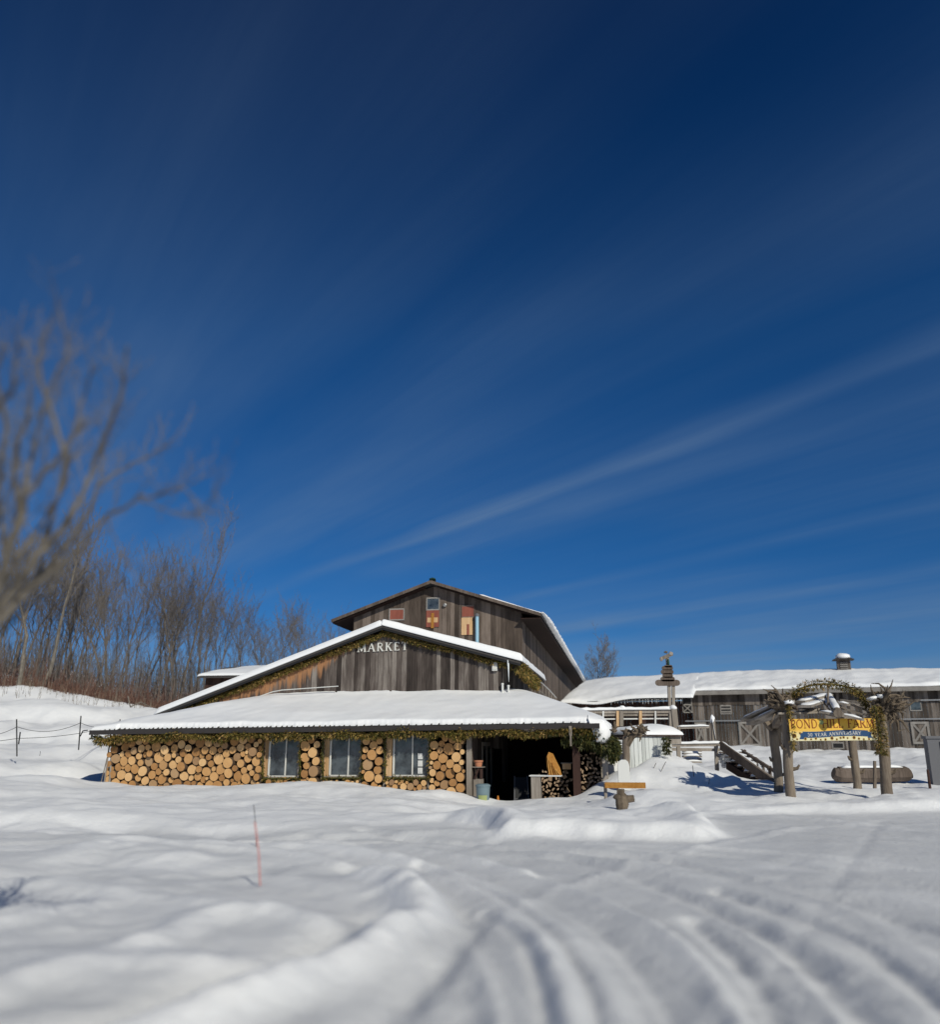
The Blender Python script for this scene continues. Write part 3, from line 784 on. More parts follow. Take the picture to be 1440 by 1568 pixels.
# drooping snow at the right-hand corner
mb = MB()
V = []; Fc = []; m1, m2 = 46, 12
for i in range(m1):
    t = i / (m1 - 1.); d = -.62 + t * 6.0; drop = (.52 * math.exp(-t * 3.5) + .10) * (1 + .35 * mnoise.noise(Vector((t * 9, 3, 1))))
    e_ = min(1, t * 14 + .15) * min(1, (1 - t) * 8 + .1); th_ = (.17 + .05 * mnoise.noise(Vector((t * 7, 0, 5)))) * e_
    for j in range(m2):
        a_ = j / (m2 - 1.) * math.pi * 1.55 - .35      # from the roof top, over the edge and back under
        cx_ = eR - .10; cz_ = zeR - .03
        if a_ < 0: V.append(A.P(cx_ + a_ * 1.3, d, cz_ + .16 * e_ - a_ * .45)); continue
        hang = drop * max(0, math.sin(min(a_, math.pi) / 2)) ** 2
        V.append(A.P(cx_ + math.sin(a_) * (.16 + th_) + .03 * mnoise.noise(Vector((t * 20, a_ * 2, 0))), d, cz_ + math.cos(a_) * th_ - hang))
for i in range(m1 - 1):
    for j in range(m2 - 1): Fc.append((i * m2 + j, (i + 1) * m2 + j, (i + 1) * m2 + j + 1, i * m2 + j + 1))
Fc += [tuple(range(m2)), tuple(range((m1 - 1) * m2, m1 * m2))[::-1]]
mb.add(V, Fc)
mb.build('snow_roll', M['snow'], pr, smooth=True)
# wall behind the logs, with the openings of the three windows left free by the log stacks
zb_ = -.6
sl0 = A.hd(166, 1180, 0)[0]; sl1 = A.hd(713, 1180, 0)[0]
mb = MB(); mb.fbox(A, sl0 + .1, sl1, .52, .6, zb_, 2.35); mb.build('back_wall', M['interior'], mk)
# window bays
BAYS = [(404, 458, 413, 438, 1189), (496, 553, 506.5, 534, 1188), (591, 656, 603.5, 632, 1188)]
for bi, (u0, u1, m0, m1, vs) in enumerate(BAYS):
    sa = A.hd(u0, 1160, .1)[0]; sb = A.hd(u1, 1160, .1)[0]; sm0 = A.hd(m0, 1160, .1)[0]; sm1 = A.hd(m1, 1160, .1)[0]
    zs = A.hd((u0 + u1) / 2, vs, .1)[1]; zt_ = 2.2
    mb = MB()
    mb.fbox(A, sm0 - .03, sm0 + .03, .06, .16, zs, zt_)
    mb.fbox(A, sm1 - .022, sm1 + .022, .07, .16, zs + .045, zt_)
    mb.fbox(A, sm0 + .031, sb - .08, .075, .16, zs, zs + .04)
    w = mb.build('window', M['letter'], mk)
    mb = MB(); mb.fbox(A, sm0 + .03, sb, .125, .14, zs, zt_); mb.build('pane', M['glass'], w)
    mb = MB()
    q = sa + .02
    while q < sm0 - .07:
        e = min(q + .11, sm0 - .055); mb.fbox(A, q, e - .01, .1 + rnd.uniform(0, .02), .16, zs - .02, zt_); q = e
    mb.build('side_plank', M['freshwood'], w)
    mb = MB(); mb.fbox(A, sa - .06, sa + .018, .0, .3, -.5, zt_); mb.fbox(A, sb + .0, sb + .07, .0, .3, -.5, zt_)
    mb.fbox(A, sa + .02, sb - .002, .02, .3, zs - .10, zs - .003)
    mb.build('frame', M['plank'], w)
    if bi == 2:
        mb = MB(); sp = A.hd(644, 1160, .1)[0]
        for vv in (1158, 1169, 1180):
            z0 = A.hd(644, vv, .1)[1]
            mb.fbox(A, sp - .09, sp + .09, .085, .11, z0 - .1, z0 + .11)
            mb.fbox(A, sp - .05, sp + .05, .078, .084, z0 - .05, z0 + .06)
        mb.build('white_card', M['white'], w)
# porch: corner board, inner walls, door, posts
szc = A.hd(716, 1170, 0)[0]
mb = MB(); mb.fbox(A, szc - .03, szc + .16, -.03, .1, -.6, 2.2); mb.build('corner_post', M['plank'], mk)
mb = MB()
board_wall(mb, A, .12, 5.9, lambda d: 2.5, lambda d: -.6, szc + .14, .16, side=True)
mb.build('porch_side_wall', M['barn'], mk)
mb = MB()
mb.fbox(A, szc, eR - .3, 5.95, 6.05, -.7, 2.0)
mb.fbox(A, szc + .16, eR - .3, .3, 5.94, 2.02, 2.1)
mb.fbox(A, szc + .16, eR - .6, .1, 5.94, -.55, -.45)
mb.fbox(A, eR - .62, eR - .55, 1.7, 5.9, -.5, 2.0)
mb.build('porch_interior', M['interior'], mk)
mb = MB()
sd = szc + .2
for (a0, a1, z0, z1) in ((2.0, 2.15, -.5, 1.75), (4.3, 4.5, -.5, 1.75), (2.15, 4.3, 1.6, 1.75), (2.15, 4.3, -.5, -.1), (3.1, 3.3, -.1, 1.6)):
    mb.hexa([A.P(sd, a0, z0), A.P(sd + .05, a0, z0), A.P(sd + .05, a1, z0), A.P(sd, a1, z0), A.P(sd, a0, z1), A.P(sd + .05, a0, z1), A.P(sd + .05, a1, z1), A.P(sd, a1, z1)])
dr = mb.build('door', M['plank'], mk)
mb = MB(); mb.fbox(A, sd - .0, sd + .02, 2.15, 4.3, -.1, 1.6); mb.build('pane', M['glass'], dr)
for (u, w, d) in ((883, .26, -.35), (927, .2, -.1), (924, .18, 3.4)):
    s_ = A.hd(u, 1170, d)[0]
    mb = MB(); mb.fbox(A, s_ - w / 2, s_ + w / 2, d, d + .2, -.6, 2.15)
    mb.build('porch_post', M['darkwood'] if u == 883 else M['plank'], mk)
sb_ = A.hd(874, 1115, -.75)[0]
mb = MB(); mb.fbox(A, sb_ - .05, sb_ + .05, -.80, -.76, 1.95, zeR - .12); mb.fbox(A, sb_ - .03, sb_ + .03, -.82, -.8, 1.6, 2.0); mb.build('downspout_bracket', M['plank'], mk)
# the white letters
ls = empty('market_sign', A.P(A.hd(547, 998, DW)[0], DW - .1, A.hd(547, 998, DW)[1]), 'white serif capital letters spelling MARKET fixed high on the weathered gable wall', 'sign')
x0, z0 = A.hd(548, 998.5, DW - .03); x1, z1 = A.hd(628, 995, DW - .03)
word = 'MARKET'; hh = .36
tw = text_width(word, hh, .24); k = (x1 - x0) / tw; x = x0
for ch in word:
    mb = MB(); zb = z0 + (z1 - z0) * (x - x0) / (x1 - x0)
    glyph(mb, ch, x, zb, hh, lambda X, Y, q: A.P(X, DW - .03 - q, Y), .04, k, 1.15)
    mb.build('letter', M['letter'], ls)
    x += (G[ch][0] + .24) * hh * k
# flood light box and icicle, white stubs
p = A.hd(758, 1020, DW - .1)
lt = empty('flood_light', A.P(p[0], DW - .1, p[1]), 'pale rectangular lamp box fixed at the right end of the gable wall', 'lamp')
mb = MB(); mb.fbox(A, p[0] - .11, p[0] + .11, DW - .16, DW - .03, p[1] - .19, p[1] + .19); mb.build('housing', M['white'], lt)
mb = MB(); mb.fbox(A, p[0] - .08, p[0] + .08, DW - .175, DW - .162, p[1] - .15, p[1] + .15); mb.build('lens', M['letter'], lt)
p0 = A.hd(777.5, 1010, DW - .5); p1 = A.hd(779, 1044, DW - .5)
mb = MB(); mb.tube([A.P(p0[0], DW - .4, p0[1]), A.P(p0[0] + .02, DW - .4, (p0[1] * 2 + p1[1]) / 3), A.P(p1[0], DW - .4, p1[1])], [.055, .035, .004], 7, .2)
o = mb.build('icicle', M['ice'], None, org=A.P(p0[0], DW - .4, p0[1])); tag(o, 'long white icicle hanging from the right end of the gable roof', 'icicle')
for u, vtop in ((770, 1048), (779, 1051)):
    p = A.hd(u, vtop, DW - .1); mb = MB()
    mb.tube([A.P(p[0], DW - .15, 3.3), A.P(p[0], DW - .15, p[1])], .045, 10)
    mb.lathe(A.P(p[0], DW - .15, p[1] - .01), [(.058, 0), (.058, .05), (.03, .07)], 10)
    o = mb.build('vent_pipe', M['white'], None, org=A.P(p[0], DW - .15, 3.3))
    tag(o, ('left' if u == 770 else 'right') + ' one of two short white pipes in the snow by the gable corner', 'pipe', 'white pipes by the gable corner')
# thin pole lying along the porch roof against the gable
pts = [A.hd(398, 1066, DW - .4), A.hd(418, 1059, DW - .4), A.hd(432, 1056.5, DW - .4), A.hd(518, 1050.5, DW - .4)]
mb = MB(); mb.tube([A.P(a, DW - .4, b) for a, b in pts], .022, 6)
o = mb.build('roof_pole', M['white'], None, org=A.P(pts[0][0], DW - .4, pts[0][1])); tag(o, 'thin pale bent pole lying along the top of the porch roof', 'pole')

# ------------------------------------------------------------------ the stacked logs
def log_proto(r, rg):
    mb = MB(); n = 18; L = .5; V = []; Fc = []
    rad = []
    ph = rg.random() * 6.28; e = rg.uniform(.0, .07)
    for k in range(n):
        a = 2 * math.pi * k / n
        rad.append(r * (1 + e * math.cos(2 * a + ph) + rg.uniform(-.025, .025)))
    for y in (0, .01, L):
        for k in range(n):
            a = 2 * math.pi * k / n; q = rad[k] * (.955 if y == 0 else 1)
            V.append((math.cos(a) * q, y, math.sin(a) * q))
    for j in range(2):
        for k in range(n): k2 = (k + 1) % n; Fc.append((j * n + k, (j + 1) * n + k, (j + 1) * n + k2, j * n + k2))
    mb.cur = 1; mb.add(V, Fc)
    n0 = len(mb.v); mb.cur = 0; mb.add(V[:n], [tuple(range(n))]); mb.cur = 1; mb.add(V[2 * n:], [tuple(range(n))[::-1]])
    return mb
protos = {}
def get_log(r):
    q = round(r / .012); v = rnd.randrange(2)
    if (q, v) not in protos:
        mb = log_proto(q * .012, random.Random(q * 7 + v))
        me = bpy.data.meshes.new('log'); me.from_pydata(mb.v, [], mb.f)
        me.materials.append(M['log_end']); me.materials.append(M['log_bark']); me.polygons.foreach_set('material_index', mb.mi)
        me.update(); protos[(q, v)] = me
    return protos[(q, v)]
def pack(s0, s1, z0, z1, rg, rmin=.085, rmax=.225):
    """drop circles into a bin, each in the lowest place that holds it"""
    C = []; tries = 0
    while tries < 12 and len(C) < 220:
        r = rmin + (rmax - rmin) * rg.betavariate(1.9, 2.0)
        if rg.random() < .10: r = rg.uniform(.055, .08)
        cand = [(x, z0 + r + .01) for x in np.arange(s0 + r, s1 - r + 1e-6, .09)]
        for i, (xa, za, ra) in enumerate(C):
            Ra = ra + r
            for xw in (s0 + r, s1 - r):
                if abs(xw - xa) < Ra: cand.append((xw, za + math.sqrt(Ra * Ra - (xw - xa) ** 2)))
            for (xb, zb, rb) in C[i + 1:]:
                if abs(xb - xa) > .8 or abs(zb - za) > .8: continue
                d = math.hypot(xb - xa, zb - za); Rb = rb + r
                if d > Ra + Rb or d < 1e-6: continue
                a = (Ra * Ra - Rb * Rb + d * d) / (2 * d); h2 = Ra * Ra - a * a
                if h2 < 0: continue
                h = math.sqrt(h2); mx, mz = xa + a * (xb - xa) / d, za + a * (zb - za) / d
                for sg in (-1, 1): cand.append((mx - sg * h * (zb - za) / d, mz + sg * h * (xb - xa) / d))
        K = np.array(cand).reshape(-1, 2)
        K = K[(K[:, 0] >= s0 + r - 1e-4) & (K[:, 0] <= s1 - r + 1e-4) & (K[:, 1] >= z0 + r - 1e-4) & (K[:, 1] + r * .4 < z1)]
        if len(C) and len(K):
            A_ = np.array(C)
            ok = (((K[:, None, 0] - A_[None, :, 0]) ** 2 + (K[:, None, 1] - A_[None, :, 1]) ** 2) >= (A_[None, :, 2] + r - .004) ** 2).all(1)
            K = K[ok]
        if len(K): k = K[:, 1].argmin(); C.append((float(K[k, 0]), float(K[k, 1]), r)); tries = 0
        else: tries += 1
    return C
nlog = 0
def stack(u0, u1, vtop, vbot, label, grp, seed, **kw):
    global nlog
    sa = A.hd(u0, 1170, 0)[0]; sb = A.hd(u1, 1170, 0)[0]
    zb = min(A.hd(u0, vbot, 0)[1], A.hd(u1, vbot, 0)[1]); ztp = A.hd(u0, vtop, 0)[1]
    rg = random.Random(seed)
    for (s, z, r) in pack(sa, sb, zb, ztp, rg, **kw):
        o = bpy.data.objects.new('log', get_log(r * .985)); COL.objects.link(o)
        o.location = A.P(s, -.16 + rg.uniform(-.11, .08), z)
        o.rotation_euler = (rg.uniform(-.03, .03), rg.uniform(-3.1, 3.1), -A.a + rg.uniform(-.04, .04))
        tag(o, label, 'log', grp); nlog += 1
stack(166, 403, 1128, 1208, 'round cut log in the long stack left of the windows', 'logs stacked left of the windows', 1)
stack(461, 492, 1128, 1206, 'round cut log in the narrow stack between the left and middle windows', 'logs between the left and middle windows', 2)
stack(556, 588, 1128, 1208, 'round cut log in the narrow stack between the middle and right windows', 'logs between the middle and right windows', 3)
stack(659, 713, 1128, 1222, 'round cut log in the stack between the right window and the porch opening', 'logs stacked beside the porch opening', 4)
for i, (u0, u1, vv, nm) in enumerate(((406, 458, 1193, 'left'), (498, 552, 1193, 'middle'), (593, 655, 1193, 'right'))):
    stack(u0, u1, vv + 2, 1210, 'short round log peeping out of the snow below the %s window' % nm, 'logs below the %s window' % nm, 5 + i, rmin=.09, rmax=.15)
print('LOGS', nlog)
# leaning poles and torn wrap at the left end of the stack
for (a, b, w) in (((168, 1128), (160, 1206), .05), ((163, 1160), (153, 1208), .025), ((170, 1150), (168, 1208), .06)):
    p = A.hd(a[0], a[1], -.1); q = A.hd(b[0], b[1], -.25)
    mb = MB(); P0 = A.P(p[0], -.05, p[1]); P1 = A.P(q[0], -.3, q[1] - .1)
    mb.bar(P1, P0, w, w)
    o = mb.build('leaning_pole', M['plank'], None, org=P1)
    tag(o, {.05: 'grey pole leaning full height on the left end of the log stack', .025: 'thinnest short stick leaning at the far left of the log stack', .06: 'thick short prop standing against the left end logs'}[w], 'pole')

# ------------------------------------------------------------------ garlands
zg = lambda s: (zeL + (zeR - zeL) * (s - eL) / (eR - eL))
rg = random.Random(21)
pts = []
x = eL + .35
while x < eR - .2:
    pts.append(A.P(x, -.60 + .06 * math.sin(x * 3), zg(x) - .27 + .05 * math.sin(x * 2.1) + .04 * math.sin(x * 5.3) - (.12 if x < eL + 1.5 else 0))); x += .25
mb = MB(); garland(mb, pts, .13, 300, (.09, .22), .7, .017, rg, prof=lambda l: 1 + .35 * math.sin(l * 2.6) + .25 * math.sin(l * 6.1))
for xs in (-14.6, -14.2):  # hanging loose ends by the left windows
    pass
for bi, (u0, u1, m0, m1, vs) in enumerate(BAYS):
    for uu in (u0 - 1, u1 + 2):
        a = A.hd(uu, 1140, -.05); b = A.hd(uu, 1200, -.05)
        garland(mb, [A.P(a[0], -.06, 2.0), A.P(a[0], -.06, 1.3), A.P(b[0], -.06, b[1] + .1)], .05, 70, (.08, .16), .6, .014, rg)
    a = A.hd(u0, vs + 3, -.05); b = A.hd(u1, vs + 3, -.05)
    garland(mb, [A.P(a[0], -.06, a[1]), A.P(b[0], -.06, b[1])], .06, 90, (.08, .15), .3, .014, rg)
o = mb.build('porch_garland', M['garland'], None, org=pts[0]); tag(o, 'long drying evergreen garland hung under the porch eave and round the windows', 'garland')
pts = []
for k in range(41):
    s = sL + .9 + (sR - .35 - sL - .9) * k / 40
    pts.append(A.P(s, DW - .16, roofz(s) - (.25 + .06 * math.exp(-((s - sRg) / 1.5) ** 2)) - .03 * math.sin(k * .9)))
mb = MB(); garland(mb, pts, .115, 250, (.08, .18), .55, .017, rg, prof=lambda l: 1 + .3 * math.sin(l * 1.7))
o = mb.build('gable_garland', M['garland'], None, org=pts[20]); tag(o, 'olive evergreen garland following both slopes of the market gable', 'garland')
pts = [A.P(sR - .1, DW - .3, zR - .15), A.P(sR, DW + .9, zR - .3), A.P(sR, DW + 2.5, zR - .35), A.P(sR, DW + 4, zR - .4), A.P(sR, DW + 6.5, zR - .45)]
mb = MB(); garland(mb, pts, .26, 230, (.12, .26), .6, .02, rg)
o = mb.build('side_garland', M['garland'], None, org=pts[0]); tag(o, 'dark green garland hanging along the side eave behind the gable corner', 'garland')
mb = MB()
pts = [A.P(eR - 1.5, -.4, zeR - .35), A.P(eR - .7, -.4, zeR - .45), A.P(eR - .1, -.35, zeR - .6), A.P(eR + .15, .1, zeR - .85), A.P(eR + .25, .8, zeR - .95), A.P(eR + .2, 1.6, zeR - .9), A.P(eR + .1, 3, zeR - .7)]
garland(mb, pts, .36, 420, (.14, .32), .7, .022, rg)
o = mb.build('corner_garland', M['green'], None, org=pts[3]); tag(o, 'thick bushy evergreen clump under the snowy right corner of the porch roof', 'garland')
mb = MB()
a = A.hd(140, 1122, -.5)[0]
pts = [A.P(a, -.5, zeL - .22), A.P(a + .5, -.4, zeL - .42), A.P(a + 1.0, -.3, zeL - .5)]
garland(mb, pts, .12, 190, (.1, .2), .6, .018, rg)
o = mb.build('left_corner_garland', M['green'], None, org=pts[0]); o.name = 'evergreen_sprig'; tag(o, 'green evergreen sprig sagging off the far left porch corner', 'garland')

# ------------------------------------------------------------------ things in and around the porch
rg = random.Random(31)
def split_piece(rg):
    r = rg.uniform(.06, .11); L = rg.uniform(.34, .46); mb = MB()
    a0, a1 = 0, rg.choice((math.pi * .5, math.pi * .66, math.pi))
    prof = [(0, 0)] + [(r * math.cos(a0 + (a1 - a0) * k / 5), r * math.sin(a0 + (a1 - a0) * k / 5)) for k in range(6)]
    P0 = [Vector((x, 0, z)) for x, z in prof]
    mb.prism(P0, (0, L, 0)); return mb
fps = []
for k in range(8):
    mb = split_piece(rg); me = bpy.data.meshes.new('firewood'); me.from_pydata([tuple(p) for p in mb.v], [], mb.f); me.materials.append(M['split']); me.update(); fps.append(me)
def wood_pile(u0, u1, vb, rows, d, label, grp, dirn, rg, ztop=None):
    s0 = A.hd(u0, vb, d)[0]; s1 = A.hd(u1, vb, d)[0]; z = A.hd(u0, vb, d)[1]
    for r in range(rows):
        s = s0 + (r % 2) * .05
        while s < s1:
            o = bpy.data.objects.new('firewood', rg.choice(fps)); COL.objects.link(o)
            o.location = A.P(s, d + rg.uniform(-.05, .05), z + r * .125 + .03 + rg.uniform(-.02, .02))
            o.rotation_euler = (rg.uniform(-.15, .15), rg.uniform(-3.1, 3.1), -A.a + dirn + rg.uniform(-.25, .25))
            tag(o, label, 'firewood', grp); s += rg.uniform(.13, .19)
wood_pile(829, 876, 1221, 8, .35, 'split firewood piece in the low heap inside the porch left of the dark post', 'firewood heap inside the porch', 0, rg)
wood_pile(893, 924, 1223, 13, .1, 'split firewood piece in the tall stack at the right end of the porch', 'firewood stacked at the right end of the porch', 0, rg)
# bin
P0 = at(740, 1231, 30.5); P0.z -= .12
b_o = empty('storage_bin', P0, 'grey-blue plastic bin with a yellow-green sticker at the left of the porch opening', 'bin')
mb = MB(); mb.lathe(P0, [(.20, 0), (.24, .62), (.245, .70)], 20); mb.build('body', M['bin'], b_o, smooth=False)
mb = MB(); mb.lathe(P0 + Vector((0, 0, .70)), [(.265, 0), (.265, .05), (.18, .09)], 20); mb.build('lid', M['bin'], b_o)
mb = MB()
V = []
for k in range(7):
    a = R(-130 + k * 12); 
    for z, r in ((.08, .232), (.42, .262)): V.append(P0 + Vector((math.cos(a) * r, math.sin(a) * r, z)))
mb.add(V, [(2 * k, 2 * k + 2, 2 * k + 3, 2 * k + 1) for k in range(6)]); mb.build('sticker', M['label'], b_o)
# crates / pot on the wall by the door
q = A.hd(727, 1173, -.1)
ps = empty('plank_stand', A.P(szc + .35, .2, -.5), 'pale narrow board stand against the corner post of the porch', 'stand')
mb = MB(); mb.fbox(A, szc + .2, szc + .55, .1, .35, -.5, q[1] - .45); mb.build('base', M['plank'], ps)
mb = MB(); mb.bar(A.P(szc + .25, .12, q[1] - .45), A.P(szc + .42, .12, q[1] - .05), .1, .06); mb.bar(A.P(szc + .5, .12, q[1] - .45), A.P(szc + .5, .12, q[1] - .05), .1, .06); mb.build('prop', M['darkwood'], ps)
mb = MB(); mb.fbox(A, szc + .16, szc + .6, .02, .4, q[1] - .05, q[1] - .02); mb.build('shelf', M['plank'], ps)
pc = A.P(szc + .38, .2, q[1] - .02)
pt = empty('flower_pot', pc, 'small terracotta trough pot on the plank stand by the door', 'pot')
mb = MB(); mb.lathe(pc, [(.12, 0), (.15, .17), (.12, .17)], 14); mb.build('body', M['terracotta'], pt)
mb = MB(); mb.lathe(pc + Vector((0, 0, .171)), [(.175, 0), (.175, .05), (.13, .05)], 14); mb.build('rim', M['terracotta'], pt)
# orange marker by the snow edge
P0 = at(763, 1236, 31.2); P0.z = -.46
mb = MB(); mb.lathe(P0, [(.11, 0), (.11, .02), (.085, .03), (.03, .36), (.02, .37)], 14)
o = mb.build('traffic_cone', M['orange'], None, org=P0); tag(o, 'small orange cone in the dark gap of the porch', 'cone')
# black easel board
P0 = at(799, 1222, 33.4); P0.z = -.45
eb_ = empty('easel_board', P0, 'black folding chalkboard standing in the dark porch', 'easel')
for sy in (0, 1):
    mb = MB(); y0 = .0 if sy == 0 else .42
    t0 = Vector((-.27, y0, 0)); t1 = Vector((.27, y0, 0)); u0_ = Vector((-.24, .2, .95)); u1_ = Vector((.24, .2, .95))
    for a, b in ((t0, u0_), (t1, u1_), (u0_, u1_), (t0.lerp(u0_, .12), t1.lerp(u1_, .12))): mb.bar(P0 + a, P0 + b, .04, .03)
    mb.build('leg_frame', M['grey'], eb_)
mb = MB(); a, b, c, d = (P0 + Vector((-.25, .02, .12)), P0 + Vector((.25, .02, .12)), P0 + Vector((.225, .175, .9)), P0 + Vector((-.225, .175, .9)))
mb.prism([a, b, c, d], (0, .02, 0)); mb.build('board', M['black'], eb_)
# bench / counter with white top
P0 = at(818, 1222, 30.4); P0.z = -.3
ct = empty('work_counter', P0, 'pale panel-sided counter with a snow-dusted top in front of the firewood heap', 'counter')
q0 = A.loc(P0.x, P0.y)
zt2 = at(818, 1187, 30.4).z
mb = MB(); mb.fbox(A, q0[0] - .1, q0[0] + .22, q0[1] + .1, q0[1] + .6, -.5, zt2 - .04); mb.build('side_panel', M['plank'], ct)
mb = MB(); mb.fbox(A, q0[0] - .16, q0[0] + .95, q0[1] + .06, q0[1] + .75, zt2 - .038, zt2); mb.build('counter_top', M['white'], ct)
# amber basket / saw horse shape
P0 = A.P(q0[0] + .72, q0[1] + .35, zt2)
mb = MB(); V = []
am = [(-.22, 0), (.24, 0), (.18, .25), (.05, .5), (-.05, .72), (-.2, .78), (-.28, .6), (-.27, .3)]
mb.prism([P0 + Vector((x, 0, z)) for x, z in am], (0, .12, 0))
for k in range(5): mb.bar(P0 + Vector((-.2 + k * .09, -.03, .02)), P0 + Vector((-.24 + k * .065, -.03, .62 - k * .1)), .035, .03)
o = mb.build('slab_of_wood', M['amber'], None, org=P0); tag(o, 'glowing amber wood slab standing on the counter in the porch', 'wood slab')
# small box on the heap
q = A.hd(868, 1172, .3); P0 = A.P(q[0], .3, q[1] - .13)
cb = empty('carton', P0, 'small tan carton on top of the porch firewood heap beside the post', 'box')
mb = MB(); mb.fbox(A, q[0] - .15, q[0] + .15, .25, .5, q[1] - .13, q[1] + .07); mb.build('body', M['freshwood'], cb)
mb = MB(); mb.fbox(A, q[0] - .2, q[0] + .2, .22, .54, q[1] + .072, q[1] + .1); mb.build('lid', M['plank'], cb)

# ------------------------------------------------------------------ TALL BARN
DT = 15.0
tb = empty('tall_barn', A.P(-5, DT, 0), 'tall brown weathered barn with a broad gable rising behind the market gable', 'barn')
rs, rz = A.hd(660, 887, DT - .6); ls_, lz = A.hd(508, 947, DT - .6); es, ez = A.hd(829, 937, DT - .6)
def bz(s): return lz + (rz - lz) * (s - ls_) / (rs - ls_) if s < rs else rz + (ez - rz) * (s - rs) / (es - rs)
bwL = A.hd(541, 980, DT)[0]; bwR = A.hd(799, 980, DT)[0]
DE = A.hs(898, 1028, es)[0]
mb = MB(); board_wall(mb, A, bwL, bwR, lambda s: bz(s) - .3, lambda s: 2.0, DT, .24); 
mb.build('front_wall', M['barn'], tb)
mb = MB(); board_wall(mb, A, DT + .05, DE - .6, lambda d: ez + .35, lambda d: .5, bwR, .24, side=True, seg=5)
mb.build('side_wall', M['barn'], tb)
mb = MB()
roof_plate(mb, A, ls_, lz - .06, rs, rz - .06, DT - .6, DE, .16); roof_plate(mb, A, rs + .002, rz - .06, es, ez - .06, DT - .6, DE, .16)
trf = mb.build('roof', M['roofing'], tb)
mb = MB()
for (sa, za, sb, zb) in ((ls_, lz, rs, rz), (rs, rz, es, ez)):
    mb.bar(A.P(sa, DT - .64, za - .15), A.P(sb, DT - .64, zb - .15), .05, .17)
mb.build('barge_board', M['barn'], tb)
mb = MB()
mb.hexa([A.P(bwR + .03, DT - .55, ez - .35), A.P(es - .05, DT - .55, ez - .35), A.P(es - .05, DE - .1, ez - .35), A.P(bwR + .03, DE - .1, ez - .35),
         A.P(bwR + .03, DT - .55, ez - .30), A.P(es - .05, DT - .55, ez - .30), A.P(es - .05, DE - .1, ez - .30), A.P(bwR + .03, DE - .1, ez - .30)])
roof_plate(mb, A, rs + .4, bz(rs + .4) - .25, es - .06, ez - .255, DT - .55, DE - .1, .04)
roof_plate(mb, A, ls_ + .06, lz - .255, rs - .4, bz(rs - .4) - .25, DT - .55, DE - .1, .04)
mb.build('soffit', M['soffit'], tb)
seg_snow('snow_cover', A, rs + 2.8, bz(rs + 2.8) - .06, es + .03, ez - .06, DT - .55, DE, .10, trf, ns=26, nd=90, edge=.25, rough=.05, seed=4.)
mb = MB()
k = 0; d = DT + .5
while d < DE:
    t = min(1, (d - DT) / 4)
    blob(mb, A.P(es - .05, d, ez + .07), .20 * t + .1, .5, .14 * t + .06, amp=.16); d += .22
mb.build('eave_snow', M['snow'], trf, smooth=True)
mb = MB(); blob(mb, A.P(rs, DT - .2, rz + .02), .22, .5, .12); mb.build('ridge_cap', M['green_dark'], trf)
def win(parent, f, u0, u1, v0, v1, d, pmat, fmat='fascia', name='window', bars=None, sub='pane', fw=.07):
    s0, z1 = f.hd(u0, v0, d); s1, z0 = f.hd(u1, v1, d)
    mb = MB(); e = .05
    mb.fbox(f, s0 - fw, s0, d - e, d - .004, z0 - fw, z1 + fw); mb.fbox(f, s1, s1 + fw, d - e, d - .004, z0 - fw, z1 + fw)
    mb.fbox(f, s0, s1, d - e, d - .004, z1, z1 + fw); mb.fbox(f, s0, s1, d - e, d - .004, z0 - fw, z0)
    w = mb.build(name, M[fmat], parent)
    mb = MB(); mb.fbox(f, s0, s1, d - .038, d - .025, z0, z1); mb.build(sub, M[pmat], w)
    return w, s0, s1, z0, z1
win(tb, A, 655, 672, 917, 932.5, DT, 'glass')
def patch(u0, u1, v0, v1, mt, d=DT, name='patch_board', dd=.06, par=None):
    s0, z1 = A.hd(u0, v0, d); s1, z0 = A.hd(u1, v1, d); mb = MB(); mb.fbox(A, s0, s1, d - dd, d - .003, z0, z1); return mb.build(name, M[mt], par or tb)
pb = patch(653.5, 672.5, 935, 960, 'red_wood')
patch(655, 671, 946, 953, 'freshwood', dd=.075, name='carved_panel', par=pb); patch(661, 665, 939, 962, 'amber', dd=.09, name='carved_panel', par=pb)
win(tb, A, 708, 726, 929, 944, DT, 'red_wood', 'barn'); pb = patch(707, 724, 946, 972, 'freshwood'); patch(715.5, 719, 956, 972, 'red_wood', dd=.08, name='carved_panel', par=pb)
win(tb, A, 598, 618, 934, 948, DT, 'red_wood', 'fascia')
s0, z1 = A.hd(731, 944, DT - .2); s1, z0 = A.hd(731, 985, DT - .2)
mb = MB(); mb.tube([A.P(s0, DT - .25, z0 - 1), A.P(s0, DT - .25, z1)], .10, 12); pp = mb.build('stove_pipe', M['blue'], tb)
mb = MB(); mb.lathe(A.P(s0, DT - .25, z1 + .0), [(.13, 0), (.13, .1), (.04, .18)], 12); mb.build('pipe_cap', M['grey'], pp)
mb = MB(); q = A.hd(682, 927, DT); blob(mb, A.P(q[0], DT - .1, q[1]), .12, .1, .1); mb.build('gable_lamp', M['metal'], tb)
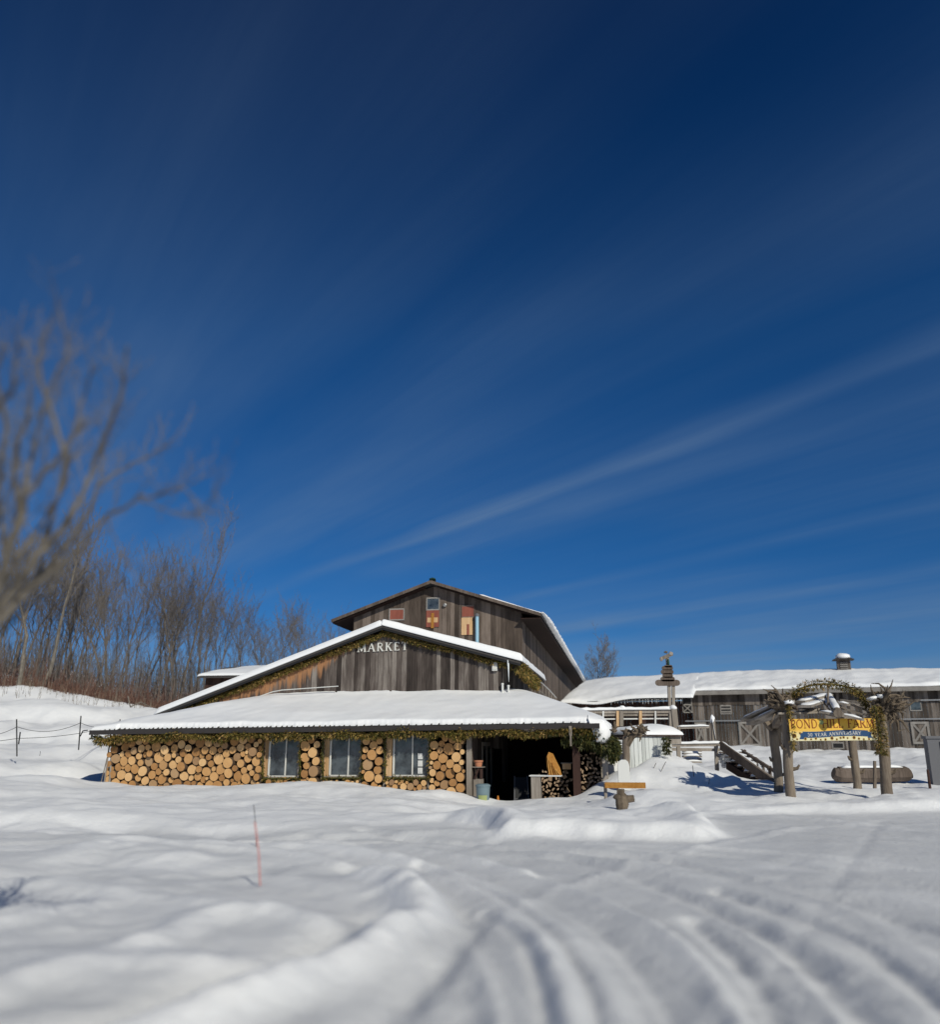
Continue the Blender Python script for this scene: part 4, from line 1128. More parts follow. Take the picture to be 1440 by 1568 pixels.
# railing of the outside stair along the barn side
st = empty('side_stair_rail', A.P(bwR + .5, DT + 1, 3), 'thin pale ladder-like railing climbing beside the tall barn wall', 'railing')
def on_s(u, v, s): d, z = A.hs(u, v, s); return A.P(s, d, z)
sx = bwR + .9
RP = [on_s(826, 1042, sx), on_s(841, 1056, sx), on_s(852, 1068, sx)]
mb = MB(); mb.tube(RP, .035, 6); mb.build('top_rail', M['white'], st)
mb = MB(); mb.tube([p - Vector((0, 0, .55)) for p in RP], .03, 6); mb.build('bottom_rail', M['plank'], st)
for k in range(7):
    t = k / 6.; p = RP[0].lerp(RP[1], t * 2) if t < .5 else RP[1].lerp(RP[2], t * 2 - 1)
    mb = MB(); mb.tube([p - Vector((0, 0, 1.1 if k % 3 == 0 else .58)), p], .03, 5); mb.build('baluster', M['plank'], st)

# ------------------------------------------------------------------ SHED behind on the left
C = Frame(at(355, 1030, 60).x, 60, 8)
sh = empty('back_shed', C.P(0, 0, 1.5), 'small shed with a snowy roof peeping out behind the left roof slope', 'shed')
a0 = C.hd(302, 1034, -.6); a1 = C.hd(430, 1034, -.6); t0 = C.hd(345, 1017, 4); t1 = C.hd(430, 1013, 4)
mb = MB(); board_wall(mb, C, C.hd(315, 1040, 0)[0], a1[0], lambda s: a0[1] - .05, lambda s: 1.5, 0, .25); mb.build('wall', M['darkwood'], sh)
mb = MB(); mb.hexa([C.P(a0[0], -.6, a0[1] - .18), C.P(a1[0], -.6, a1[1] - .18), C.P(t1[0], 4, t1[1] - .4), C.P(t0[0], 4, t0[1] - .4),
                    C.P(a0[0], -.6, a0[1] - .05), C.P(a1[0], -.6, a1[1] - .05), C.P(t1[0], 4, t1[1] - .25), C.P(t0[0], 4, t0[1] - .25)])
sr = mb.build('roof', M['roofing'], sh)
def shz(s, d):
    zl = a0[1] + (s - a0[0]) * .5; zf = a0[1] + (t0[1] - .25 - a0[1]) * (d + .6) / 4.6
    return smin(zl, zf, .2) - .03
snow_field('snow_cover', C, a0[0], a1[0], -.62, 4.2, shz, .2, sr, ns=40, nd=16, edge=.2, seed=2.)

# ------------------------------------------------------------------ LONG BARN
lb = empty('long_barn', B.P(0, 0, 1), 'long low grey board barn with a snow roof running across the right background', 'barn')
bL = B.hd(1062, 1100, 0)[0]; bR = B.hd(1760, 1100, 0)[0]
_, zE = B.hd(1250, 1053.5, -.6); _, zRi = B.hd(1250, 1024, 6.5)
zRi -= .3
mb = MB(); board_wall(mb, B, bL, bR, lambda s: zE - .25, lambda s: .3, 0, .26); mb.build('front_wall', M['long'], lb)
mb = MB(); board_wall(mb, B, bL, bR, lambda s: zE - .3, lambda s: zE - 1.15, -.06, .22, th=.03); mb.build('upper_boards', M['long'], lb)
mb = MB(); mb.fbox(B, bL - .6, bR, -.68, -.6, zE - .36, zE - .04); mb.build('fascia', M['fascia'], lb)
mb = MB()
mb.hexa([B.P(bL - .6, -.6, zE - .12), B.P(bR, -.6, zE - .12), B.P(bR, 6.5, zRi - .12), B.P(bL - .6, 6.5, zRi - .12),
         B.P(bL - .6, -.6, zE - .02), B.P(bR, -.6, zE - .02), B.P(bR, 6.5, zRi), B.P(bL - .6, 6.5, zRi)])
lrf = mb.build('roof', M['roofing'], lb)
def lbz(s, d): return zE - .02 + (zRi - zE) * (d + .6) / 7.1 + .12 * math.sin(s * .21 + 1) * (d + .6) / 7.1
snow_field('snow_cover', B, bL - .7, bR, -.66, 6.8, lbz, .25, lrf, ns=200, nd=30, edge=.25, rough=.07, retreat=lambda s: .06 + .16 * mnoise.noise(Vector((s * .6, 8, 0))), seed=6.)
# left wing with the deep sagging eave
wl0 = B.hd(866, 1060, -1.2)[0]; wl1 = bL - .62
wl1 = bL - .5
plane = lambda d: zE - .02 + (zRi - zE) * (d + .6) / 7.1
dW = min(np.arange(-6, -.6, .05), key=lambda d: abs(B.hd(990, 1071, d)[1] - plane(d)))
dW = float(max(dW, -3.2)); zW = plane(dW); print('WING', dW, zW, zE, zRi)
def wgz(s, d):
    t = (s - wl0) / (wl1 - wl0)
    return lbz(s, d) - .03 - .45 * math.exp(-((t - .3) / .2) ** 2) * max(0, 1 - (d - dW) / 3.) - .25 * max(0, 1 - t * 4)
mb = MB()
mb.hexa([B.P(wl0, dW + .1, zW - .3), B.P(wl1, dW + .1, zW - .2), B.P(wl1, 6.4, zRi - .5), B.P(wl0, 6.4, zRi - .8),
         B.P(wl0, dW + .1, zW - .2), B.P(wl1, dW + .1, zW - .1), B.P(wl1, 6.4, zRi - .4), B.P(wl0, 6.4, zRi - .6)])
wr = mb.build('wing_roof', M['roofing'], lb)
snow_field('snow_cover', B, wl0, wl1 + .9, dW, 6.7, wgz, .29, wr, ns=120, nd=30, edge=.3, rough=.05, seed=9.)
mb = MB(); board_wall(mb, B, wl0, bL, lambda s: zW - .05, lambda s: .5, 1.2, .3); mb.build('wing_wall', M['darkwood'], lb)
mb = MB()
for k in range(60):
    s = wl0 + (wl1 - wl0) * (k + rnd.random()) / 60; L = rnd.uniform(.05, .28)
    mb = MB(); mb.tube([B.P(s, dW + .12, zW - .1), B.P(s, dW + .12, zW - .2 - L)], [.03, .004], 5); mb.build('icicle', M['ice'], wr)
def xdoor(u0, u1, v0, v1, frame_m='long'):
    s0, z1 = B.hd(u0, v0, 0); s1, z0 = B.hd(u1, v1, 0); mb = MB()
    q = s0
    while q < s1 - .02: e = min(q + .25, s1); mb.fbox(B, q + .005, e - .005, -.07, -.035, z0, z1); q = e
    d_ = mb.build('barn_door', M['long'], lb)
    mb = MB(); e = .16
    mb.fbox(B, s0, s0 + e, -.12, -.072, z0, z1); mb.fbox(B, s1 - e, s1, -.12, -.072, z0, z1)
    mb.fbox(B, s0 + e, s1 - e, -.12, -.072, z0, z0 + e); mb.fbox(B, s0 + e, s1 - e, -.12, -.072, z1 - e, z1)
    mb.build('door_frame', M['fascia'], d_)
    mb = MB(); mb.bar(B.P(s0 + e, -.10, z0 + e), B.P(s1 - e, -.10, z1 - e), .05, .15); mb.bar(B.P(s0 + e, -.105, z1 - e), B.P(s1 - e, -.105, z0 + e), .05, .15)
    mb.build('cross_brace', M['fascia'], d_)
xdoor(1394, 1427, 1105, 1139); xdoor(1131, 1168, 1105, 1142); xdoor(1064, 1084, 1106, 1138)
win(lb, B, 1394, 1411, 1074, 1087, 0, 'glass', 'fascia')
w, s0, s1, z0, z1 = win(lb, B, 1104, 1120, 1078, 1092, 0, 'black', 'fascia', name='vent')
mb = MB()
for k in range(3): zz = z0 + (z1 - z0) * (k + .5) / 3; mb.fbox(B, s0, s1, -.06, -.045, zz - .06, zz + .06)
mb.build('slat', M['fascia'], w)
w, s0, s1, z0, z1 = win(lb, B, 1276, 1292, 1138, 1145, 0, 'black', 'fascia', name='vent')
w, s0, s1, z0, z1 = win(lb, B, 1046, 1060, 1068, 1090, -.1, 'black', 'fascia')
mb = MB(); mb.bar(B.P(s0, -.2, z0), B.P(s1, -.2, (z0 + z1) / 2), .03, .08); mb.bar(B.P(s0, -.21, (z0 + z1) / 2), B.P(s1, -.21, z0), .03, .08); mb.fbox(B, s0, s1, -.24, -.16, (z0 + z1) / 2 - .05, (z0 + z1) / 2 + .05)
mb.build('cross_bar', M['fascia'], w)
for (ua, ub, v) in ((1376, 1520, 1101), (1050, 1136, 1104), (1410, 1560, 1072)):
    a = B.hd(ua, v, -.15); b = B.hd(ub, v, -.15); mb = MB(); mb.bar(B.P(a[0], -.17, a[1]), B.P(b[0], -.17, a[1]), .06, .09); mb.build('door_track', M['metal'], lb)
# cupola
cs, cz = B.hd(1293, 1024, 6.3)
cp = empty('cupola', B.P(cs, 6.3, cz - .4), 'small square wooden cupola with a snow cap on the long barn ridge', 'cupola')
mb = MB(); mb.fbox(B, cs - .52, cs + .52, 5.8, 6.8, cz - .9, cz + .75); mb.build('body', M['long'], cp)
mb = MB()
for k in range(5): mb.fbox(B, cs - .3, cs + .3, 5.74, 5.79, cz - .2 + k * .16, cz - .12 + k * .16)
mb.build('louvre', M['fascia'], cp)
mb = MB()
V = [B.P(cs - .85, 5.45, cz + .72), B.P(cs + .85, 5.45, cz + .72), B.P(cs + .85, 7.15, cz + .72), B.P(cs - .85, 7.15, cz + .72), B.P(cs - .3, 6.1, cz + 1.0), B.P(cs + .3, 6.1, cz + 1.0), B.P(cs + .3, 6.5, cz + 1.0), B.P(cs - .3, 6.5, cz + 1.0)]
mb.hexa(V); cr = mb.build('roof', M['roofing'], cp)
mb = MB(); blob(mb, B.P(cs, 6.3, cz + .98), .62, .62, .33, amp=.08); mb.build('snow_cap', M['snow'], cr, smooth=True)

# ------------------------------------------------------------------ DECK with railing, white board wall, stairs
YD = 40.
dk = empty('deck', at(960, 1125, YD), 'raised wooden deck with snow-topped railing between the barns', 'deck')
def seg(mb, a, b, Y, w=.09, h=.09, Y2=None): mb.bar(at(a[0], a[1], Y), at(b[0], b[1], Y2 or Y), w, h)
mb = MB(); seg(mb, (880, 1090), (1032, 1089), YD, .12, .16); mb.build('top_rail', M['plank'], dk)
mb = MB(); snow_strip(mb, [at(880, 1088, YD), at(955, 1087, YD), at(1032, 1086.5, YD)], .28, .14); mb.build('rail_snow', M['snow'], dk, smooth=True)
mb = MB(); seg(mb, (880, 1095), (1030, 1094.5), YD + .02, .05, .09); mb.build('rail', M['plank'], dk)
mb = MB(); seg(mb, (895, 1101), (1030, 1100), YD + .02, .05, .06); mb.build('rail', M['white'], dk)
for (u, m, w) in ((924, 'white', .07), (946, 'freshwood', .12), (952, 'plank', .17), (981, 'freshwood', .13), (1004, 'white', .07), (1027, 'plank', .1)):
    mb = MB(); mb.bar(at(u, 1112, YD - .05), at(u, 1088.5, YD - .05), w, w); mb.build('baluster' if w < .13 else 'post', M[m], dk)
mb = MB(); mb.bar(at(1036, 1126, YD - 1.5), at(1032, 1085, YD - 1.5), .24, .24, Vector((0, 1, 0))); mb.build('corner_post', M['plank'], dk)
mb = MB(); blob(mb, at(1031.5, 1083.5, YD - 1.5), .17, .17, .12); blob(mb, at(953, 1084, YD), .15, .15, .12); mb.build('post_snow', M['snow'], dk, smooth=True)
D = Frame(0, YD, 0)
s0 = at(870, 1110, YD).x; s1 = at(1036, 1110, YD).x
mb = MB(); mb.fbox(D, s0, s1, -.2, 6, 2.0, 2.15); mb.build('deck_floor', M['plank'], dk)
mb = MB(); mb.bar(at(898, 1108, 44), at(898, 1080, 44), .1, .1); mb.bar(at(985, 1108, 46), at(985, 1092, 46), .25, .25); mb.build('post', M['darkwood'], dk)
# pale board wall below with snow on top
E1 = Frame(at(990, 1126, 33.5).x, 33.5, -6)
ww = empty('white_board_wall', E1.P(0, 0, .5), 'pale vertical-board retaining wall with a snow mound on top below the deck', 'wall')
ws0 = E1.hd(958, 1130, 0)[0]; ws1 = E1.hd(1021, 1130, 0)[0]; wz = E1.hd(990, 1127.5, 0)[1]
mb = MB(); board_wall(mb, E1, ws0, ws1, lambda s: wz, lambda s: -.3, 0, .16, gap=.016); mb.build('boards', M['white_board'], ww)
mb = MB(); mb.fbox(E1, ws0 - .1, E1.hd(1045, 1130, 0)[0], -.1, 5.5, wz + .004, wz + .05); mb.build('cap_board', M['darkwood'], ww)
mb = MB(); mb.fbox(E1, ws1 + .02, E1.hd(1044, 1130, 0)[0], .05, .12, wz - .28, wz + .0); mb.build('end_panel', M['plank'], ww)
snow_field('snow_mound', E1, ws0 - .1, E1.hd(1046, 1130, 0)[0], -.12, 5.5, lambda s, d: wz + .05 + .12 * math.exp(-((s - 1.0) / .9) ** 2) * min(1, d + .12), .32, ww, ns=40, nd=24, edge=.9, rough=.06, seed=12.)
# white round-topped board
P0 = at(957, 1205, 28.5); P0.z -= .1
mb = MB(); hw = .19; ht = at(957, 1163, 28.5).z - P0.z
prof = [(-hw, 0), (hw, 0), (hw, ht - .2), (hw * .8, ht - .06), (hw * .35, ht), (-hw * .35, ht), (-hw * .8, ht - .06), (-hw, ht - .2)]
mb.prism([P0 + Vector((x, 0, z)) for x, z in prof], (0, .06, 0)); o = mb.build('upright_board', M['white'], None, org=P0); tag(o, 'white round-topped upright board at the snow edge below the root post', 'board')
# amber beam
P0 = at(927, 1202, 26.5); P1 = at(989, 1202.5, 26.2)
mb = MB(); mb.bar(P0, P1, .12, .165); o = mb.build('timber_beam', M['amber'], None, org=P0); tag(o, 'amber brown squared beam sticking out level beside the firewood', 'beam')
mb = MB(); mb.bar(P0 + Vector((.03, .16, -1.2)), P0 + Vector((.03, .16, .06)), .09, .09); mb.build('support_post', M['plank'], o)
# planter figure: stone cross-like stump
P0 = at(953, 1244, 23.0); P0.z = gz(P0.x, P0.y) - .05
sp = empty('stump_ornament', P0, 'squat grey-brown stump ornament with a side knob alone in the snow', 'stump')
mb = MB(); blob(mb, P0 + Vector((0, 0, .18)), .17, .16, .24, amp=.15); blob(mb, P0 + Vector((.0, 0, .34)), .2, .14, .12, amp=.2); mb.build('body', M['root'], sp, smooth=True)
mb = MB(); mb.tube([P0 + Vector((-.01, 0, .3)), P0 + Vector((-.01, 0, .56))], [.1, .1], 9, .15); mb.build('neck', M['root'], sp)
mb = MB(); mb.tube([P0 + Vector((.08, 0, .3)), P0 + Vector((.33, -.02, .33))], [.1, .08], 8, .2); mb.build('knob', M['root'], sp)
# root post left
def root_post(name, label, grp, base, top, r0, r1, rg, rootc, axis, n, L, mt='post', spread=1.2, ripple=.2):
    o = empty(name, base, label, 'post', grp)
    mb = MB(); m = 9; pts = []
    for k in range(m):
        t = k / (m - 1.); pts.append(Vector(base).lerp(Vector(top), t) + Vector((rg.uniform(-.02, .02), rg.uniform(-.02, .02), 0)))
    mb.tube(pts, [r0 + (r1 - r0) * (k / (m - 1.)) for k in range(m)], 12, ripple, True, rg); mb.build('trunk', M[mt], o, smooth=True)
    mb = MB(); roots(mb, top, axis, n, L, r1 * 1.2, rg, spread); mb.build('root_crown', M['root'], o)
    return o
rg = random.Random(77)
b0 = at(958, 1195, 29.5); b0.z -= .3; t0_ = at(960, 1128, 29.5)
rp = root_post('root_post', 'pale upturned tree post with a gnarled root head beside the porch corner', None, b0, t0_, .13, .13, rg, None, (.2, 0, .6), 10, .4, spread=1.0)
mb = MB()
mb.tube([at(961, 1140, 29.5), at(968, 1128, 29.4), at(978, 1120, 29.3)], [.12, .11, .13], 9, .2, True, rg); roots(mb, at(978, 1119, 29.3), (.8, -.2, .2), 22, .42, .16, rg, 1.4, .0)
roots(mb, at(945, 1117, 29.4), (-.8, -.2, .3), 10, .35, .12, rg, 1.2)
mb.build('root_crown', M['root'], rp)

# stairs to the right
sc_ = empty('stairs', at(1090, 1190, 35), 'snow-clogged wooden stairs and landing climbing to the deck', 'stairs')
YS = 36.
for (a, b, Y, w, h, nm) in (((1038, 1114), (1086, 1113), 38, .1, .1, 'rail'), ((1026, 1141), (1106, 1140), YS, .16, .12, 'landing_rail'), ((1026, 1147), (1104, 1148), YS, .06, .12, 'rail')):
    mb = MB(); seg(mb, a, b, Y, w, h); mb.build(nm, M['plank'], sc_)
mb = MB(); snow_strip(mb, [at(1037, 1113, 38), at(1086, 1111.6, 38)], .2, .09); snow_strip(mb, [at(1024, 1139.5, YS), at(1107, 1138, YS)], .26, .12)
mb.build('rail_snow', M['snow'], sc_, smooth=True)
for (u, v0, v1, Y, w, m) in ((1042, 1137, 1112, 37, .1, 'plank'), (1094, 1137, 1101, 36.5, .16, 'plank'), (1028, 1170, 1137, 35.8, .12, 'white'), (1041, 1185, 1141, YS, .14, 'plank'), (1099, 1190, 1141, YS, .14, 'plank'), (1066, 1140, 1115, 38, .05, 'darkwood'), (1080, 1140, 1115, 38, .05, 'plank')):
    mb = MB(); mb.bar(at(u, v0, Y), at(u - 2, v1, Y), w, w, Vector((0, 1, 0))); mb.build('post', M[m], sc_)
mb = MB(); snow_strip(mb, [at(1096.5, 1134, 36.4), at(1091, 1102, 36.4)], .1, .1); blob(mb, at(1091.5, 1102, 36.5), .1, .1, .2); mb.build('post_snow', M['snow'], sc_, smooth=True)
mb = MB(); mb.bar(at(1118, 1172, 35.2), at(1190, 1216, 31.2), .30, .28); mb.build('under_frame', M['soffit'], sc_)
for k in range(5):
    v = 1150 + k * 4.2; Y = 38 - k * .35
    mb = MB(); a, b = at(1046, v, Y), at(1074, v, Y); mb.bar(a, b, .3, .05); t = mb.build('tread', M['plank'], sc_)
    mb = MB(); snow_strip(mb, [a + Vector((0, 0, .028)), b + Vector((0, 0, .028))], .3, .10); mb.build('tread_snow', M['snow'], t, smooth=True)
mb = MB(); mb.bar(at(1104, 1141, 35.6), at(1204, 1214, 30.6), .07, .34); mb.build('stringer', M['barn'], sc_)
mb = MB(); mb.bar(at(1104, 1137, 35.7), at(1200, 1203, 30.9), .15, .06); mb.build('handrail', M['plank'], sc_)
mb = MB(); snow_strip(mb, [at(1105, 1135.6, 35.7), at(1140, 1160, 34.0), at(1160, 1174, 33.0)], .12, .06); mb.build('rail_snow', M['snow'], sc_, smooth=True)
mb = MB(); mb.bar(at(1112, 1158, 36.6), at(1170, 1208, 32.8), .07, .26); mb.build('stringer', M['barn'], sc_)
mb = MB(); mb.bar(at(1136, 1149, 38.5), at(1192, 1184, 34.5), .09, .12); mb.build('handrail', M['barn'], sc_)
for k in range(6):
    t = k / 5.; a = at(1140, 1152, 38.5).lerp(at(1190, 1184, 34.5), t)
    mb = MB(); mb.bar(a - Vector((0, 0, .85)), a, .10, .10); blob(mb, a + Vector((0, 0, .02)), .11, .11, .09, amp=.4); mb.build('baluster', M['barn'], sc_)
for k in range(8):
    t = k / 7.; a = at(1106, 1152, 35.7).lerp(at(1176, 1207, 31.7), t); b = at(1134, 1152, 38.4).lerp(at(1192, 1200, 34.6), t)
    mb = MB(); mb.bar(a, b, .26, .05); tr = mb.build('tread', M['barn'], sc_)
    mb = MB(); snow_strip(mb, [a + Vector((0, 0, .03)), b + Vector((0, 0, .03))], .24, .09); mb.build('tread_snow', M['snow'], tr, smooth=True)
mb = MB()
for k in range(14): blob(mb, at(1103 + rnd.uniform(0, 26), 1152 + rnd.uniform(0, 26), 36 + rnd.uniform(-.5, .5)), rnd.uniform(.1, .22), .2, rnd.uniform(.08, .16), amp=.3)
mb.build('snow_lump', M['snow'], sc_, smooth=True)
# evergreen sprig on the wall corner
mb = MB(); p = at(1021, 1140, 33); garland(mb, [p + Vector((0, 0, .3)), p, p - Vector((0, 0, .35))], .16, 260, (.1, .2), .4, .02, rg)
o = mb.build('evergreen_wreath', M['green'], None, org=p); tag(o, 'small dark wreath hung at the corner between white boards and stairs', 'wreath')
# reeds / sticks in the snow mound
for i, (u, v0, v1, Y, du) in enumerate([(1064, 1196, 1172, 30.5, -3), (1012, 1182, 1166, 31, 8), (998, 1184, 1168, 31.5, 7), (1086, 1200, 1192, 30, 1)]):
    mb = MB(); a = at(u, v0, Y); b = at(u + du, v1, Y); mb.tube([a - Vector((0, 0, .2)), a, b], .012, 5)
    o = mb.build('dry_stem', M['twig'], None, org=a)
    tag(o, ['straight dark stick standing in the snow mound below the stairs', 'slanting dry stem on the upper snow mound, the right one of two', 'slanting dry stem on the upper snow mound, nearest the white boards', 'tiny stub of a stem low on the snow mound'][i], 'stem', 'dry stems in the snow mound')

# ------------------------------------------------------------------ SIGNPOST
YP = 41.
sg = empty('signpost', at(1026, 1118, YP), 'tall weathered signpost of stacked name boards topped by a carved figure', 'signpost')
for (u0, u1, ut0, ut1, vt) in ((1026, 1034, 1022, 1028, 1048), (1031, 1036, 1029.5, 1032, 1050)):
    mb = MB(); mb.bar(at(u0 + 1, 1120, YP), at(ut0 + 2, vt - (30 if u0 == 1026 else 0), YP), .14, .13, Vector((0, 1, 0))); mb.build('post', M['plank'], sg)
for (u0, u1, v, h) in ((1004, 1042, 1045.3, .145), (1012, 1034, 1039.6, .115), (1015, 1031, 1034.2, .11), (1012.5, 1032, 1028.6, .11), (1014, 1031, 1022.8, .1), (1018, 1030, 1024.8 - 5, .06)):
    a = at(u0, v, YP - .12); b = at(u1, v, YP - .12); n = 6; P = []
    hw = h
    for k in range(n + 1): t = math.pi * (.5 + k / n); P.append(a + Vector((hw + math.cos(t) * hw, 0, math.sin(t) * -hw)))
    for k in range(n + 1): t = math.pi * (-.5 + k / n); P.append(b + Vector((-hw + math.cos(t) * hw, 0, math.sin(t) * -hw)) if False else b + Vector((-hw + math.cos(t) * hw, 0, math.sin(-t) * -hw)))
    P = [a + Vector((hw * (1 - math.sin(math.pi * k / n)), 0, hw * math.cos(math.pi * k / n))) for k in range(n + 1)] + [b + Vector((-hw * (1 - math.sin(math.pi * k / n)), 0, -hw * math.cos(math.pi * k / n))) for k in range(n + 1)]
    mb = MB(); mb.prism(P, (0, .05, 0)); mb.build('name_board', M['barn'], sg)
fg = MB(); c = at(1022, 1018, YP - .05)
fg.tube([at(1022.5, 1020, YP), at(1022.5, 1012, YP), at(1022, 1006, YP), at(1023, 1001, YP)], [.06, .09, .08, .05], 8, .2)
fg.bar(at(1012, 1009, YP - .1), at(1030, 1001, YP - .1), .05, .17); blob(fg, at(1028, 1001, YP - .1), .11, .08, .1); blob(fg, at(1020, 998.5, YP), .1, .08, .06); blob(fg, at(1013, 1009, YP - .12), .08, .06, .1)
fo = fg.build('carved_figure', M['plank'], sg)
mb = MB(); blob(mb, at(1023.8, 1014, YP - .1), .06, .06, .17); mb.build('figure_body', M['green_dark'], fo)

# ------------------------------------------------------------------ ARBOR and banner
ab = empty('arbor', at(1285, 1222, 26.5), 'rustic arbor of upturned root-topped trunks with a snowy slab roof', 'arbor')
rg = random.Random(5)
YA, YB2 = 26.3, 29.0
def apost(pb, pt, Yb, Yt, r0, r1, rootdirs, seed, lean=None):
    r_ = random.Random(seed); mb = MB(); b = at(pb[0], pb[1], Yb); b.z = gz(b.x, b.y) - .25; t = at(pt[0], pt[1], Yt); m = 10; pts = []
    for k in range(m):
        q = k / (m - 1.); pts.append(b.lerp(t, q) + Vector((.035 * math.sin(q * 5 + seed), 0, 0)))
    mb.tube(pts, [r0 + (r1 - r0) * k / (m - 1.) for k in range(m)], 14, .16, True, r_)
    po = mb.build('post', M['post'], ab, smooth=True)
    mb = MB()
    for (du, dv, n, L, sp) in rootdirs:
        ax = Vector((du, r_.uniform(-.3, .1), dv)); roots(mb, t, ax, n, L, r1 * 1.3, r_, sp, .04)
    mb.build('root_crown', M['root'], po)
    # stub branches
    mb = MB()
    for q, dx in ((.35, .22), (.55, -.18)):
        p = b.lerp(t, q); mb.tube([p, p + Vector((dx, -.05, .04)), p + Vector((dx * 1.3, -.08, .14))], [.07, .05, .03], 7, .2, True, r_)
    mb.build('branch_stub', M['root'], po)
    return t
tA = apost((1212, 1221), (1203, 1080), YA, YA, .15, .13, [(-1, .3, 34, .8, .55), (.6, .5, 22, .55, .9)], 3)
tB = apost((1361, 1223), (1347, 1085), YA, YA, .17, .14, [(1, .42, 46, 1.3, .42), (1, .15, 20, .8, .6), (-.5, .6, 14, .4, 1.0), (.6, -.1, 14, .35, 1.0)], 4)
tC = apost((1192, 1211), (1186, 1118), YB2, YB2, .15, .14, [(-.3, .9, 10, .35, 1.0)], 6)
tD = apost((1313, 1216), (1306, 1120), YB2, YB2, .13, .13, [(0, .9, 6, .3, 1.0)], 7)
for (a, b, Ya, Yb_, w, h, nm) in [((1186, 1116), (1306, 1118), YB2, YB2, .2, .2, 'beam'),                            ((1200, 1092), (1186, 1112), YA, YB2, .18, .18, 'beam'), ((1350, 1094), (1306, 1112), YA, YB2, .16, .16, 'beam'),
                           ((1186, 1122), (1172, 1104), YB2, YB2 - .1, .16, .14, 'brace'), ((1188, 1122), (1207, 1105), YB2, YB2 - .1, .14, .12, 'brace'), ((1306, 1122), (1290, 1106), YB2, YB2, .1, .1, 'brace')]:
    mb = MB(); mb.bar(at(a[0], a[1], Ya), at(b[0], b[1], Yb_), w, h); mb.build(nm, M['post'], ab)
# slab roof pieces radiating from the ridge, some with snow
slabs = [((1140, 1102), (1186, 1082), 28.6, 26.8, .34, 1), ((1150, 1106), (1190, 1086), 28.3, 26.6, .3, 0), ((1163, 1101), (1193, 1087), 27.4, 26.4, .34, 1), ((1150, 1109), (1200, 1092), 28.9, 26.2, .3, 0),
         ((1225, 1075), (1268, 1064), 26.6, 28.4, .36, 1), ((1232, 1082), (1262, 1072), 26.0, 28.0, .42, 1), ((1218, 1092), (1262, 1090), 26.2, 27.6, .28, 0),
         ((1255, 1090), (1292, 1096), 25.9, 25.6, .26, 1), ((1284, 1094), (1322, 1102), 26, 25.6, .4, 1), ((1285, 1077), (1300, 1079), 26.6, 26.4, .3, 1),
         ((1290, 1072), (1330, 1078), 27.6, 27.0, .3, 0), ((1282, 1082), (1338, 1098), 27.0, 26.4, .34, 0), ((1262, 1068), (1285, 1094), 28.2, 25.6, .3, 1), ((1240, 1086), (1300, 1100), 27.6, 26.4, .4, 0), ((1225, 1084), (1262, 1088), 27.2, 27.2, .3, 0), ((1296, 1074), (1345, 1092), 28, 27, .4, 0), ((1205, 1095), (1250, 1086), 26.6, 27.2, .3, 0)]
for i, (a, b, Ya, Yb_, w, sn) in enumerate(slabs):
    A1, B1 = at(a[0], a[1], Ya), at(b[0], b[1], Yb_)
    mb = MB(); mb.bar(A1, B1, w, .06); so = mb.build('roof_slab', M['plank'], ab)
    if sn:
        mb = MB(); snow_strip(mb, [A1.lerp(B1, .06) + Vector((0, 0, .035)), A1.lerp(B1, .94) + Vector((0, 0, .035))], w * .9, .06, rg); mb.build('slab_snow', M['snow'], so, smooth=True)
mb = MB(); a, b = at(1268, 1066, 28.2), at(1284, 1092, 25.4)
mb.tube([a, b], .13, 12, .06); lo = mb.build('ridge_log', M['post'], ab)
mb = MB(); snow_strip(mb, [a.lerp(b, .1) + Vector((0, 0, .09)), a.lerp(b, .92) + Vector((0, 0, .09))], .2, .09, rg); mb.build('slab_snow', M['snow'], lo, smooth=True)
mb = MB()
for (u, v, Y) in ((1337, 1069, 26.2), (1350, 1066, 26.1), (1208, 1075, 26)):
    mb = MB(); blob(mb, at(u, v, Y), .17, .14, .05, amp=.5); mb.build('crown_snow', M['snow'], ab, smooth=True)
# arched garland
arch = []
cx, rx_ = 1262, 61
for k in range(25):
    t = math.pi * k / 24.; arch.append(at(cx + 4 - math.cos(t) * rx_, 1085 - math.sin(t) ** .8 * 38, 26.6))
mb = MB(); garland(mb, arch, .12, 420, (.06, .15), .25, .012, rg)
garland(mb, [at(1208, 1080, 26.1), at(1212, 1105, 26.0), at(1214, 1130, 25.98), at(1217, 1150, 25.98)], .07, 160, (.06, .14), .5, .012, rg)
garland(mb, [at(1340, 1080, 26.0), at(1346, 1105, 25.9), at(1349, 1130, 25.9), at(1350, 1155, 25.9)], .2, 420, (.07, .16), .4, .013, rg)
o = mb.build('arbor_garland', M['garland'], None, org=arch[0]); tag(o, 'evergreen garland arched over the arbor and down both front posts', 'garland')
mb = MB(); mb.tube([at(1268, 1085, 26.65), at(1269, 1046, 26.65)], .03, 6); mb.build('arch_stay', M['post'], ab)
mb = MB(); mb.tube([p + Vector((0, .05, 0)) for p in arch], .03, 6); mb.build('arch_hoop', M['root'], ab)
